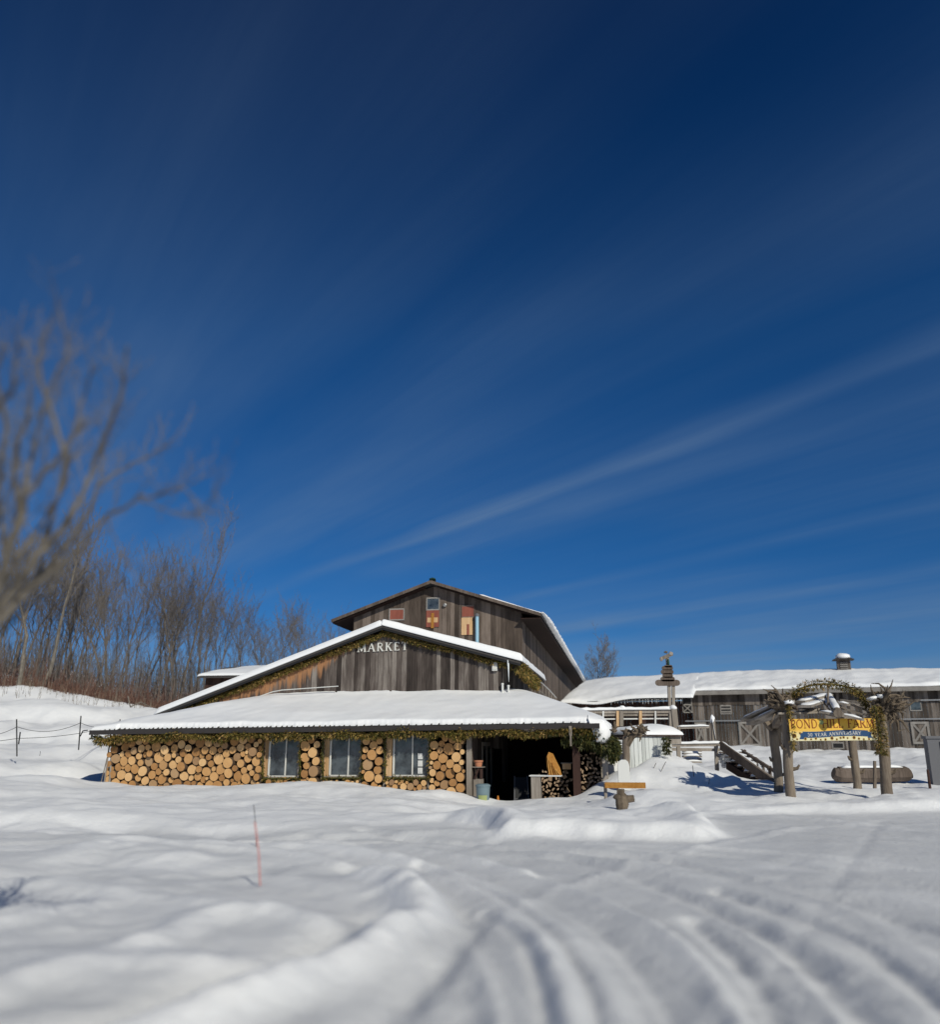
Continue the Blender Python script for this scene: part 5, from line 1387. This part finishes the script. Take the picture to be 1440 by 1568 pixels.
# banner
bnA = at(1211.5, 1134.5, 25.95); bnB = at(1345, 1134, 25.95)
BW = bnB.x - bnA.x; BH = at(1211, 1101, 25.95).z - bnA.z
bn = empty('banner', bnA, 'yellow and cream farm banner with a navy ribbon hung between the arbor posts', 'banner')
def bf(x, y, k): return bnA + Vector((x, -k, y + .01 * x))
mb = MB(); V = []; Fc = []; n = 30
for i in range(n + 1):
    x = BW * i / n; w = .012 * math.sin(x * 5)
    V += [bf(x, 0, w * 0), bf(x, BH, w * 0), bf(x, BH, -.012), bf(x, 0, -.012)]
for i in range(n):
    o_ = i * 4; p_ = o_ + 4
    Fc += [(o_, p_, p_ + 1, o_ + 1), (o_ + 1, p_ + 1, p_ + 2, o_ + 2), (o_ + 2, p_ + 2, p_ + 3, o_ + 3), (o_ + 3, p_ + 3, p_, o_)]
Fc += [(0, 1, 2, 3), (n * 4 + 3, n * 4 + 2, n * 4 + 1, n * 4)]
mb.add(V, Fc); mb.build('cloth', M['banner'], bn)
mb = MB(); word = 'POND HILL FARM'; h = BH * .40; x0 = .04; k = (BW - .09) / text_width(word, h, .08); x = x0
for ch in word:
    glyph(mb, ch, x, BH * .575, h, bf, .004, k, .95); x += (G[ch][0] + .08) * h * k
mb.build('lettering', M['brown_red'], bn)
mb = MB(); rb = []
rx0, rx1 = BW * .10, BW * .945
def rib(x): return BH * .30 + .022 * math.sin((x - rx0) / (rx1 - rx0) * math.pi * 2 + 3.6)
top = []; bot = []
for i in range(25):
    x = rx0 + .12 + (rx1 - rx0 - .24) * i / 24
    top.append(bf(x, rib(x) + BH * .15, .003)); bot.append(bf(x, rib(x) - BH * .13, .003))
for i in range(24):
    mb.hexa([bot[i], bot[i + 1], bot[i + 1] + Vector((0, .002, 0)), bot[i] + Vector((0, .002, 0)), top[i], top[i + 1], top[i + 1] + Vector((0, .002, 0)), top[i] + Vector((0, .002, 0))])
for xx, sg_ in ((rx0, 1), (rx1, -1)):
    xi = xx + sg_ * .15; y = rib(xi) - .03
    mb.prism([bf(xx, y + BH * .14, .002), bf(xi, y + BH * .14, .002), bf(xi, y - BH * .15, .002), bf(xx, y - BH * .15, .002), bf(xx + sg_ * .05, y, .002)], (0, .0015, 0))
mb.build('ribbon', M['navy'], bn)
mb = MB(); word = '30 YEAR ANNIVERSARY'; h = BH * .15; xs = BW * .20; k = (BW * .62) / text_width(word, h, .13); x = xs
for ch in word:
    glyph(mb, ch, x, rib(x) - h * .45, h, lambda X, Y, q: bf(X, Y, q + .0045), .002, k, 1.15); x += (G[ch][0] + .13) * h * k
mb.build('ribbon_lettering', M['letter'], bn)
def disc(mb, x, y, r, k, n=12):
    mb.prism([bf(x + math.cos(2 * math.pi * i / n) * r * (1 if n < 14 or i % 2 else .62), y + math.sin(2 * math.pi * i / n) * r * (1 if n < 14 or i % 2 else .62), k) for i in range(n)], (0, .0015, 0))
mb1, mb2 = MB(), MB(); r_ = random.Random(3)
fl = [(.045, .24, .075), (.075, .08, .032), (.17, .09, .04), (.235, .07, .03), (.29, .10, .036), (.345, .05, .026), (.40, .06, .035), (.475, .11, .05), (.53, .06, .03), (.575, .12, .034), (.61, .14, .036), (.655, .11, .028), (.73, .13, .05), (.785, .08, .036), (.84, .05, .03), (.93, .42, .034), (.955, .3, .04), (.965, .15, .035), (.115, .36, .03), (.9, .06, .03)]
for i, (fx, fy, r) in enumerate(fl):
    disc(mb1, fx * BW, fy * BH, r * 1.25, .0042 + .0002 * i, 24); disc(mb2, fx * BW, fy * BH, r * .8, .0086 + .0002 * i, 10)
f1 = mb1.build('sunflower_petal', M['petal'], bn); mb2.build('sunflower_centre', M['seed'], bn)
mb = MB(); disc(mb, .375 * BW, .84 * BH, .07, .0055, 11); mb.build('hill_motif', M['label'], bn)

# hollow log bench behind the arbor, stakes, grey box at the edge
a = at(1277, 1186, 33); b = at(1394, 1185, 33)
lt_ = empty('log_trough', (a + b) / 2, 'long grey rounded log trough lying in the snow behind the arbor', 'trough')
mb = MB(); mb.tube([a + Vector((0, 0, .06)), a + Vector((.16, 0, .01)), a + Vector((.2, 0, 0)), (a + b) / 2 + Vector((0, 0, -.02)), b - Vector((.14, 0, 0)), b + Vector((0, 0, .05))], [.20, .27, .29, .28, .29, .2], 9, .10, True, rg); mb.build('body', M['barn'], lt_)
mb = MB(); snow_strip(mb, [a + Vector((.3, 0, .24)), b + Vector((-.3, 0, .24))], .35, .1); mb.build('snow_cap', M['snow'], lt_, smooth=True)
mb = MB(); mb.tube([at(1339, 1201, 31) - Vector((0, 0, .2)), at(1340, 1165, 31)], [.07, .055], 8, .15); o = mb.build('wooden_stake', M['post'], None, org=at(1339, 1201, 31)); tag(o, 'short thick stake standing just in front of the log trough', 'stake')
mb = MB(); mb.tube([at(1424, 1201, 31) - Vector((0, 0, .2)), at(1421, 1178, 31)], [.05, .04], 8, .15); o = mb.build('wooden_stake', M['darkwood'], None, org=at(1424, 1201, 31)); tag(o, 'short black stake in the snow beside the grey box at the right edge', 'stake')
p = at(1458, 1200, 32); p.z -= .2
gb = empty('grey_cabinet', p, 'tall plain grey cabinet cut off by the right edge of the picture', 'cabinet')
ht = at(1440, 1131, 32).z - p.z; Fb = Frame(p.x, p.y, 12)
mb = MB(); mb.fbox(Fb, -.62, 1.2, 0, .5, p.z, p.z + ht); mb.build('body', M['grey'], gb)
mb = MB(); mb.fbox(Fb, -.66, 1.26, -.04, .54, p.z + ht + .002, p.z + ht + .1); mb.build('lid', M['grey'], gb)
mb = MB(); mb.fbox(Fb, -.2, -.14, -.04, -.003, p.z + .2, p.z + ht - .1); mb.build('batten', M['grey'], gb)

# ------------------------------------------------------------------ wire fence on the left, marker stakes
fo = empty('wire_fence', at(80, 1140, 37), 'dark thin post and wire fence sagging across the left snow slope', 'fence')
FP = [((-60, 1150), (-60, 1108), 36), ((28, 1143), (25.5, 1101), 37), ((122, 1134), (124, 1096), 39), ((184, 1108), (184, 1101), 48)]
tops = []
for (b, t, Y) in FP:
    B0, T0 = at(b[0], b[1], Y), at(t[0], t[1], Y); tops.append((B0, T0)); mb = MB(); mb.tube([B0 - Vector((0, 0, .4)), T0], .03, 6); mb.build('post', M['wire'], fo)
mb = MB(); mb.tube([at(28.5, 1139, 37), at(31, 1121, 36.8)], .03, 6); mb.build('brace', M['wire'], fo); mb = MB(); mb.tube([at(123, 1127, 39), at(127, 1119, 38.7), at(134, 1118, 37.5)], .025, 6); mb.build('brace', M['wire'], fo)
for hfrac, sag in ((.72, .28), (.3, .05)):
    mb = MB()
    for i in range(3):
        a = tops[i][0].lerp(tops[i][1], hfrac); b = tops[i + 1][0].lerp(tops[i + 1][1], hfrac)
        mb.tube([a.lerp(b, k / 12) - Vector((0, 0, sag * 4 * (k / 12) * (1 - k / 12))) for k in range(13)], .011, 4)
    mb.build('wire', M['wire'], fo)
for i, (b, t, Y, m, r, lab) in enumerate([((400, 1357), (391, 1258), 0, 'red', .010, 'thin faded red marker stake standing in the foreground snow'), ((393, 1300), (389, 1232), 0, 'grey', .007, 'thin grey rod just behind the red marker stake'),
                     ((57, 1185), (62, 1150), 0, 'wire', .010, 'thin bare wire rod in the snow below the wire fence')]):
    p = atz(b[0], b[1], 0.0 if i < 2 else .3); p.z = gz(p.x, p.y); q = at(t[0], t[1], p.y); q.y -= .02
    mb = MB(); mb.tube([p - Vector((0, 0, .1)), p.lerp(q, .5) + Vector((.01, 0, 0)), q], r, 8)
    o = mb.build('marker_stake' if i == 0 else 'thin_rod', M[m], None, org=p); tag(o, lab, 'stake' if i == 0 else 'rod')
p = at(144, 1208, 33); mb = MB(); blob(mb, p + Vector((0, 0, .02)), .1, .1, .08, amp=.4); o = mb.build('rock', M['root'], None, org=p); tag(o, 'small dark stone in the snow left of the log stack', 'stone')

# ------------------------------------------------------------------ trees
def grow(rg, H, levels=4, lean=(0, 0), first=.32, dens=1., spread=.55, r0=None, tw=.008):
    """returns (trunk builder, crown builder) of a bare tree standing at the origin"""
    tr, cr = MB(), MB(); r0 = r0 or H * .013
    def limb(mb, p, d, L, r, lvl):
        n = 7 if lvl == 0 else (5 if lvl == 1 else (4 if lvl == 2 else 3)); pts = [p.copy()]; rads = [r]; D_ = d.copy()
        for i in range(n):
            D_ = (D_ + Vector((rg.gauss(0, .10 + .04 * lvl), rg.gauss(0, .10 + .04 * lvl), (.10 if lvl else .02) + rg.gauss(0, .05)))).normalized()
            pts.append(pts[-1] + D_ * L / n); rads.append(r * (1 - .8 * (i + 1) / n) + tw * .5)
        mb.tube(pts, rads, 7 if lvl == 0 else (5 if lvl == 1 else 3), 0, lvl < 2)
        if lvl >= levels: return
        kids = {0: int(13 * dens), 1: int(6 * dens), 2: int(5 * dens), 3: 3}[lvl]
        for k in range(kids):
            t = (first if lvl == 0 else .2) + (1 - (first if lvl == 0 else .2)) * ((k + rg.random()) / kids) ** (.9 if lvl == 0 else 1)
            t = min(t, .98); i = min(int(t * n), n - 1); q = pts[i].lerp(pts[i + 1], t * n - i)
            ax = (pts[i + 1] - pts[i]).normalized(); an = rg.uniform(0, 6.283)
            side = ax.cross(Vector((math.cos(an), math.sin(an), .3))).normalized()
            dd = (ax * (1 - spread) + side * spread * rg.uniform(.8, 1.3) + Vector((0, 0, .25))).normalized()
            limb(cr, q, dd, L * (.50 if lvl == 0 else .55) * rg.uniform(.6, 1.1) * (1.25 - .6 * t if lvl == 0 else 1), max(rads[i] * .5, tw), lvl + 1)
    limb(tr, Vector((0, 0, 0)), Vector((lean[0], lean[1], 1)).normalized(), H, r0, 0)
    return tr, cr
def tree_thing(name, tr, cr, loc, label, cat, group, bark='bark', twig='twig'):
    e = empty(name, loc, label, cat, group)
    t = tr.build('trunk', M[bark], None, org=(0, 0, 0)); t.parent = e
    c = cr.build('crown', M[twig], None, org=(0, 0, 0)); c.parent = e
    return e
rg = random.Random(99); woods = []
for k in range(7):
    H = 12.; tr, cr = grow(rg, H, 4, (rg.uniform(-.08, .08), 0), rg.uniform(.3, .5), .8, rg.uniform(.34, .46), r0=.12, tw=.010)
    woods.append((tr, cr))
protoT = []
GRP = 'bare trees of the wood on the left ridge'
def tree_top(u):
    return float(np.interp(u, [-150, 0, 60, 150, 230, 290, 330, 380, 430, 460, 500, 560, 640], [835, 838, 850, 845, 872, 850, 905, 903, 925, 908, 935, 1000, 1010]))
n_tree = 0
for row, (Y, cnt, fill) in enumerate(((78, 14, 1.0), (84, 14, .98), (91, 15, .92), (99, 15, .86), (108, 15, .8), (120, 15, .7))):
    for k in range(cnt):
        u = -60 + 590 * (k + rg.random()) / cnt
        if u > 330 and rg.random() < .35: continue
        p = at(u, 1100, Y + rg.uniform(-3, 3)); z0 = gz(p.x, p.y)
        vt = tree_top(u) + abs(rg.gauss(0, 42)) + (1 - fill) * 110 * rg.random()
        Ht = at(u, vt, p.y).z - z0; kk = k % 7 if row == 0 else rg.randrange(7)
        if len(protoT) < 7:
            e = tree_thing('bare_tree', *woods[len(protoT)], (0, 0, 0), None, 'tree', GRP); protoT.append(e)
        else: e = copy_tree(protoT[kk])
        e.location = (p.x, p.y, z0 - .2); sc = max(.3, Ht / 13.6)
        wd = rg.uniform(.75, 1.15); e.scale = (sc * wd, sc * wd, sc); e.rotation_euler = (0, 0, rg.uniform(0, 6.28))
        zone = 'left of the small snowy shed roof' if u < 300 else ('above the small snowy shed roof' if u < 430 else 'between the shed roof and the tall barn')
        e['label'] = 'slender bare grey-brown tree of the wood ' + zone; e['group'] = 'bare wood trees ' + zone; n_tree += 1
print('TREES', n_tree)
# tall forked trees that stand out
tr, cr = grow(random.Random(4), 17, 4, (.1, 0), .45, .8, .4, r0=.22, tw=.012)
p = at(272, 1090, 80); p.z = gz(p.x, p.y) - .2; Ht = at(290, 815, 80).z - p.z
e = tree_thing('bare_tree', tr, cr, p, 'tallest thin tree of the wood, standing above the others left of the shed', 'tree', None); e.scale = (.62, .62, Ht / 19.5)
tr, cr = grow(random.Random(14), 16, 4, (.16, 0), .5, .8, .4, r0=.25, tw=.012)
p = at(62, 1060, 74); p.z = gz(p.x, p.y) - .2; Ht = at(110, 800, 74).z - p.z
e = tree_thing('bare_tree', tr, cr, p, 'pale leaning forked tree in front of the wood beneath the big near branches', 'tree', None, 'bark_light', 'twig'); e.scale = (.8, .8, Ht / 18)
tr, cr = grow(random.Random(15), 15, 4, (.02, 0), .5, .8, .4, r0=.25, tw=.012)
p = at(28, 1055, 72); p.z = gz(p.x, p.y) - .2; Ht = at(40, 850, 72).z - p.z
e = tree_thing('bare_tree', tr, cr, p, 'pale straight trunk at the front of the wood near the left edge', 'tree', None, 'bark_light', 'twig'); e.scale = (.8, .8, Ht / 17)
# tree behind the tall barn
tr, cr = grow(random.Random(8), 12, 4, (0, 0), .2, 1.0, .5, r0=.16, tw=.014)
p = at(905, 1040, 95); Ht = at(890, 946, 95).z - 1.5
e = tree_thing('bare_tree', tr, cr, (p.x, p.y, 1.5), 'lone bare tree behind the long barn roof beside the tall barn eave', 'tree', None); e.scale = (Ht / 17.,) * 3
# near tree hanging in from the left: drawn limb by limb
bt = empty('near_tree', (at(-90, 1360, 5.7).x, 5.7, 0), 'big pale near tree reaching in from the left edge with out-of-focus branches', 'tree')
rg = random.Random(1234); trm, crm = MB(), MB()
base = Vector((at(-260, 1360, 5.7).x, 5.7, -.2))
NS = .6
def limbpx(mb, pl, r0, r1, n=7):
    r0 *= NS * .6; r1 *= NS * .6
    P = [at(u, v, Y * NS) for u, v, Y in pl]; Q = []
    for i in range(len(P) - 1):
        for k in range(4): Q.append(P[i].lerp(P[i + 1], k / 4) + Vector((rg.gauss(0, .007), rg.gauss(0, .01), rg.gauss(0, .007))))
    Q.append(P[-1]); m = len(Q); mb.tube(Q, [r0 + (r1 - r0) * (k / (m - 1.)) ** .8 for k in range(m)], n); return Q, [r0 + (r1 - r0) * (k / (m - 1.)) ** .8 for k in range(m)]
crotch = (-190, 1120, 9.3)
ct_ = at(crotch[0], crotch[1], crotch[2] * NS)
Q = [base, base.lerp(ct_, .5) + Vector((-.03, 0, 0)), ct_]
trm.tube(Q, [.15, .125, .105], 12, .06)
limbs = [([crotch, (-60, 1010, 9.2), (-8, 920, 9.2), (10, 860, 9), (40, 760, 8.6), (95, 690, 8.2), (60, 560, 7.8), (70, 500, 7.6)], .12, .016),
         ([crotch, (-50, 990, 9.3), (20, 905, 9.3), (60, 850, 9.2), (110, 790, 9), (150, 700, 8.8), (185, 610, 8.4), (195, 530, 8)], .12, .02),
         ([(-8, 960, 9.3), (40, 905, 9.5), (90, 850, 9.8), (135, 790, 10), (150, 745, 10), (205, 710, 10), (262, 680, 10)], .085, .012),
         ([(30, 915, 9.4), (75, 880, 9.4), (125, 840, 9.4), (160, 790, 9.3), (215, 762, 9), (280, 748, 8.8), (325, 785, 8.6)], .07, .008),
         ([crotch, (-70, 960, 9.1), (-20, 850, 9), (-5, 760, 8.6), (10, 660, 8.2), (-10, 580, 7.8), (10, 520, 7.6)], .11, .016),
         ([(10, 860, 9), (30, 780, 8.8), (48, 690, 8.6), (75, 600, 8.3), (105, 530, 8.1), (90, 480, 7.9)], .06, .010),
         ([(60, 850, 9.2), (95, 740, 9), (115, 660, 8.7), (130, 590, 8.4), (150, 560, 8.2)], .05, .01),
         ([crotch, (-60, 1040, 9.3), (5, 965, 9.6), (40, 930, 10), (75, 905, 10.4), (110, 850, 10.8), (128, 800, 11)], .05, .008),
         ([(160, 790, 9.3), (180, 840, 9.1), (205, 880, 9), (225, 900, 8.9)], .018, .005),
         ([(215, 762, 9), (250, 780, 8.9), (290, 790, 8.8), (340, 760, 8.6)], .02, .005),
         ([(150, 745, 10), (158, 700, 9.9), (160, 660, 9.8)], .03, .008),
         ([(-50, 1000, 9.2), (0, 880, 9.2), (28, 800, 9), (20, 700, 8.8), (48, 620, 8.6), (40, 560, 8.4)], .08, .010),
         ([(-8, 920, 9.2), (35, 850, 9.1), (90, 760, 9), (100, 680, 8.9), (140, 640, 8.8)], .06, .008),
         ([(10, 860, 9), (0, 780, 9), (30, 720, 8.9), (28, 640, 8.7)], .05, .008),
         ([(-30, 900, 9), (-20, 780, 8.4), (-30, 650, 8), (20, 600, 7.6), (30, 520, 7.2)], .09, .015)]
for pl, r0, r1 in limbs:
    Q, rd = limbpx(crm, pl, r0, r1)
    for i in range(3, len(Q) - 1):
        for rep_ in range(rg.choice((0, 1, 1, 2))):
            d = (Q[min(i + 1, len(Q) - 1)] - Q[i - 1]).normalized(); p = Q[i]; L = rg.uniform(.15, .42); rr_ = max(.004, rd[i] * .32)
            D_ = (d + Vector((rg.gauss(0, .6), rg.gauss(0, .5), rg.gauss(.35, .4)))).normalized(); pts = [p]
            for q in range(5):
                D_ = (D_ + Vector((rg.gauss(0, .15), rg.gauss(0, .15), rg.gauss(.08, .12)))).normalized(); pts.append(pts[-1] + D_ * L / 5)
            crm.tube(pts, [rr_ * (1 - .75 * k / 5) for k in range(6)], 4)
            for q in (2, 3, 4):
                D2 = (D_ + Vector((rg.gauss(0, .7), rg.gauss(0, .5), rg.gauss(.2, .4)))).normalized()
                crm.tube([pts[q], pts[q] + D2 * L * .25, pts[q] + D2 * L * .45 + Vector((0, 0, .03))], [rr_ * .45, rr_ * .3, .002], 3)
trm.build('trunk', M['bark_light'], bt, smooth=True); crm.build('crown', M['bark_light'], bt)

# red-brown brush along the wood's edge and dense saplings within it
rg = random.Random(55); mb = MB()
for k in range(5200):
    u = rg.uniform(-60, 330); e_ = float(np.interp(u, [-60, 0, 60, 120, 180, 240, 330], [1034, 1034, 1038, 1060, 1074, 1088, 1094]))
    Y = rg.uniform(72, 82) if rg.random() < .6 else rg.uniform(82, 100)
    p = at(u, 1060, Y); z = gz(p.x, p.y) if False else 0
    mb.v.append((p.x, p.y, rg.random()))
BX = np.array([q[0] for q in mb.v]); BY = np.array([q[1] for q in mb.v]); BZ = height(BX, BY)
mb = MB()
for i in range(len(BX)):
    h = rg.uniform(.4, 1.5) if rg.random() < .85 else rg.uniform(1.5, 3.6)
    p = Vector((BX[i], BY[i], BZ[i] - .1)); d = Vector((rg.gauss(0, .22), rg.gauss(0, .2), 1))
    w = rg.uniform(.012, .03)
    q = p + d * h * .5; e = q + (d + Vector((rg.gauss(0, .3), 0, 0))) * h * .5
    mb.add([p - Vector((w, 0, 0)), p + Vector((w, 0, 0)), p + Vector((0, w, 0)), q - Vector((w, 0, 0)) * .8, q + Vector((w, 0, 0)) * .8, q + Vector((0, w, 0)) * .8, e],
           [(0, 1, 4, 3), (1, 2, 5, 4), (2, 0, 3, 5), (3, 4, 6), (4, 5, 6), (5, 3, 6)])
    for s_ in range(2):
        a = p.lerp(q, rg.uniform(.4, 1.)); b = a + Vector((rg.gauss(0, .35), rg.gauss(0, .3), rg.uniform(.1, .5)))
        mb.add([a, a + Vector((0, 0, w * 1.6)), b], [(0, 1, 2)])
o = mb.build('brush', M['brush'], None, org=(at(120, 1060, 78).x, 78, 4)); tag(o, 'red-brown leafless brush along the foot of the wood', 'brush', kind='stuff')
rg = random.Random(58); us = []
for k in range(2300):
    u = rg.uniform(-60, 520) if rg.random() < .8 else rg.uniform(-60, 330)
    p = at(u, 1060, rg.uniform(76, 112)); us.append((p.x, p.y))
us = np.array(us); SZ = height(us[:, 0], us[:, 1]); mb = MB()
for (x, y), z in zip(us, SZ):
    h = rg.uniform(1.5, 6.5); p = Vector((x, y, z - .2)); d = Vector((rg.gauss(0, .07), rg.gauss(0, .07), 1)); r = .012 + h * .005
    q = [p]
    for k in range(4): d = d + Vector((rg.gauss(0, .06), rg.gauss(0, .06), 0)); q.append(q[-1] + d * h / 4)
    mb.tube(q, [r, r * .85, r * .65, r * .4, .006], 3, caps=False)
    for k in range(int(h * 1.6)):
        t = rg.uniform(.25, 1) * 3.99; i = int(t); a = q[i].lerp(q[i + 1], t - i); L = rg.uniform(.4, 1.1)
        b = a + Vector((rg.gauss(0, .4), rg.gauss(0, .4), .9)) * L; w = .012
        mb.add([a - Vector((w, 0, 0)), a + Vector((w, 0, 0)), b], [(0, 1, 2)])
o = mb.build('saplings', M['twig'], None, org=(at(200, 1060, 90).x, 90, 4)); tag(o, 'dense thin grey-brown saplings filling the floor of the wood', 'saplings', kind='stuff')
# weeds sticking through the hill edge
rg = random.Random(56); mb = MB()
for k in range(160):
    u = rg.uniform(0, 240); Y = rg.uniform(67, 73); p = at(u, 1060, Y); z = 0; h = rg.uniform(.3, 1.1)
    mb.v.append((p.x, p.y, h))
q = mb.v; zz = height(np.array([a[0] for a in q]), np.array([a[1] for a in q])); mb = MB()
for (x, y, h), z in zip(q, zz): mb.tube([(x, y, z - .1), (x + rg.gauss(0, .1), y, z + h)], [.018, .006], 3)
o = mb.build('dry_weeds', M['twig_light'], None, org=(at(120, 1060, 70).x, 70, 4)); tag(o, 'thin dry weed stems poking through the snow at the hill edge', 'weeds', kind='stuff')
# pale fallen branches near the corner of the left roof
rg = random.Random(57)
for i, (pl, lab) in enumerate([([(196, 1066, 66), (199, 1080, 66), (208, 1098, 64)], 'pale leaning broken sapling between the hill edge and the left roof corner'), ([(200, 1082, 66), (216, 1075, 66), (232, 1083, 66)], 'pale arched fallen branch beside the left roof corner')]):
    mb = MB(); mb.tube([at(*q) for q in pl], [.05, .05, .03], 6, .1); o = mb.build('fallen_branch', M['bark_light'], None, org=at(*pl[0])); tag(o, lab, 'branch')

# ------------------------------------------------------------------ light, sky, camera
SUN_AZ, SUN_EL = R(28), R(32)      # to the right of straight behind the camera
sun = bpy.data.lights.new('sun', 'SUN'); sun.energy = 3.5; sun.angle = R(.5); sun.color = (1, .96, .83)
so = bpy.data.objects.new('sun', sun); COL.objects.link(so)
sd_ = Vector((math.sin(SUN_AZ) * math.cos(SUN_EL), -math.cos(SUN_AZ) * math.cos(SUN_EL), math.sin(SUN_EL)))
so.rotation_euler = sd_.to_track_quat('Z', 'Y').to_euler(); so.location = sd_ * 50
w = bpy.data.worlds.new('World'); S.world = w; w.use_nodes = True; nt = w.node_tree
bg = nt.nodes['Background']
sky = N(nt, 'ShaderNodeTexSky', sky_type='NISHITA'); sky.sun_disc = False; sky.sun_elevation = SUN_EL
sky.sun_rotation = math.atan2(sd_.x, sd_.y)
sky.altitude = 900; sky.air_density = 1.0; sky.dust_density = .15; sky.ozone_density = 3.
tcz = N(nt, 'ShaderNodeSeparateXYZ'); nt.links.new(N(nt, 'ShaderNodeTexCoord').outputs['Generated'], tcz.inputs[0])
deep = ramp(nt, [(.0, (.42, .66, 1.0)), (.07, (.34, .60, .98)), (.13, (.17, .50, .90)), (.25, (.09, .475, .88)), (.45, (.06, .47, .88)), (.8, (.0, .20, .50)), (1, (.0, .2, .5))], tcz.outputs[2]).outputs[0]
skyc = mixc(nt, 1.0, sky.outputs[0], deep, 'MULTIPLY')
# thin cirrus: bearings projected on a high flat layer, streaked along one wind direction
tc = N(nt, 'ShaderNodeTexCoord').outputs['Generated']
sx = N(nt, 'ShaderNodeSeparateXYZ'); nt.links.new(tc, sx.inputs[0])
zc = mth(nt, 'MAXIMUM', sx.outputs[2], .03)
px = mth(nt, 'DIVIDE', sx.outputs[0], zc); py = mth(nt, 'DIVIDE', sx.outputs[1], zc)
qq = mth(nt, 'ADD', mth(nt, 'MULTIPLY', px, .82), mth(nt, 'MULTIPLY', py, .57))
tt = mth(nt, 'SUBTRACT', mth(nt, 'MULTIPLY', py, .82), mth(nt, 'MULTIPLY', px, .57))
cv = N(nt, 'ShaderNodeCombineXYZ'); nt.links.new(qq, cv.inputs[0]); nt.links.new(tt, cv.inputs[1])
w1 = noise(nt, mapping(nt, cv.outputs[0], (.9, .35, 1)), 1.0, 3, .5)
q2 = mth(nt, 'ADD', qq, mth(nt, 'MULTIPLY', mth(nt, 'SUBTRACT', w1.outputs[0], .5), .4))
r = ramp(nt, [(q_, (v_,) * 3) for q_, v_ in ((0, .4), (.035, .62), (.09, .4), (.115, .08), (.17, .62), (.215, .1), (.247, .12), (.264, .95), (.276, .25), (.302, .38), (.32, .12), (.43, .08), (.458, .5), (.475, .12), (.585, .15), (.625, .8), (.67, .2), (.76, .6), (1, .5))], mth(nt, 'DIVIDE', q2, 8.))
fib = noise(nt, mapping(nt, cv.outputs[0], (11, .8, 1)), 1.0, 6, .65, .6)
s1 = noise(nt, mapping(nt, cv.outputs[0], (2.2, .32, 1)), 1.0, 6, .6, .4)
s2 = noise(nt, mapping(nt, cv.outputs[0], (.5, .25, 1)), 1.0, 3, .5)
k1 = ramp(nt, [(.30, (0,) * 3), (.75, (1,) * 3)], s1.outputs[0]).outputs[0]
k2 = ramp(nt, [(.34, (.1,) * 3), (.62, (1.15,) * 3)], s2.outputs[0]).outputs[0]
dn = mth(nt, 'MULTIPLY', mth(nt, 'ADD', mth(nt, 'MULTIPLY', r.outputs[0], .95), mth(nt, 'MULTIPLY', k1, .42)), k2)
dn = mth(nt, 'MULTIPLY', dn, mth(nt, 'ADD', .30, mth(nt, 'MULTIPLY', fib.outputs[0], .30)))
dn = mth(nt, 'MULTIPLY', dn, ramp(nt, [(.15, (1,) * 3), (.5, (.75,) * 3), (.85, (.35,) * 3)], tcz.outputs[2]).outputs[0])
cl = mixc(nt, dn, skyc, (2.5, 3.9, 6.0))
nt.links.new(cl, bg.inputs[0]); bg.inputs[1].default_value = .06

cd = bpy.data.cameras.new('camera'); cam = bpy.data.objects.new('camera', cd); COL.objects.link(cam)
cd.sensor_fit = 'HORIZONTAL'; cd.sensor_width = 36; cd.lens = 36 * F / W0; cd.clip_end = 3000; cd.clip_start = .05
cam.location = (0, 0, CZ); cam.rotation_euler = (math.pi / 2 + PITCH, 0, 0)
cd.dof.use_dof = True; cd.dof.focus_distance = 33; cd.dof.aperture_fstop = .43
S.camera = cam
S.view_settings.view_transform = 'Standard'; S.view_settings.look = 'None'; S.view_settings.gamma = 1; S.view_settings.exposure = 0
S.cycles.use_denoising = True
S.cycles.max_bounces = 6; S.cycles.diffuse_bounces = 3; S.cycles.transparent_max_bounces = 6
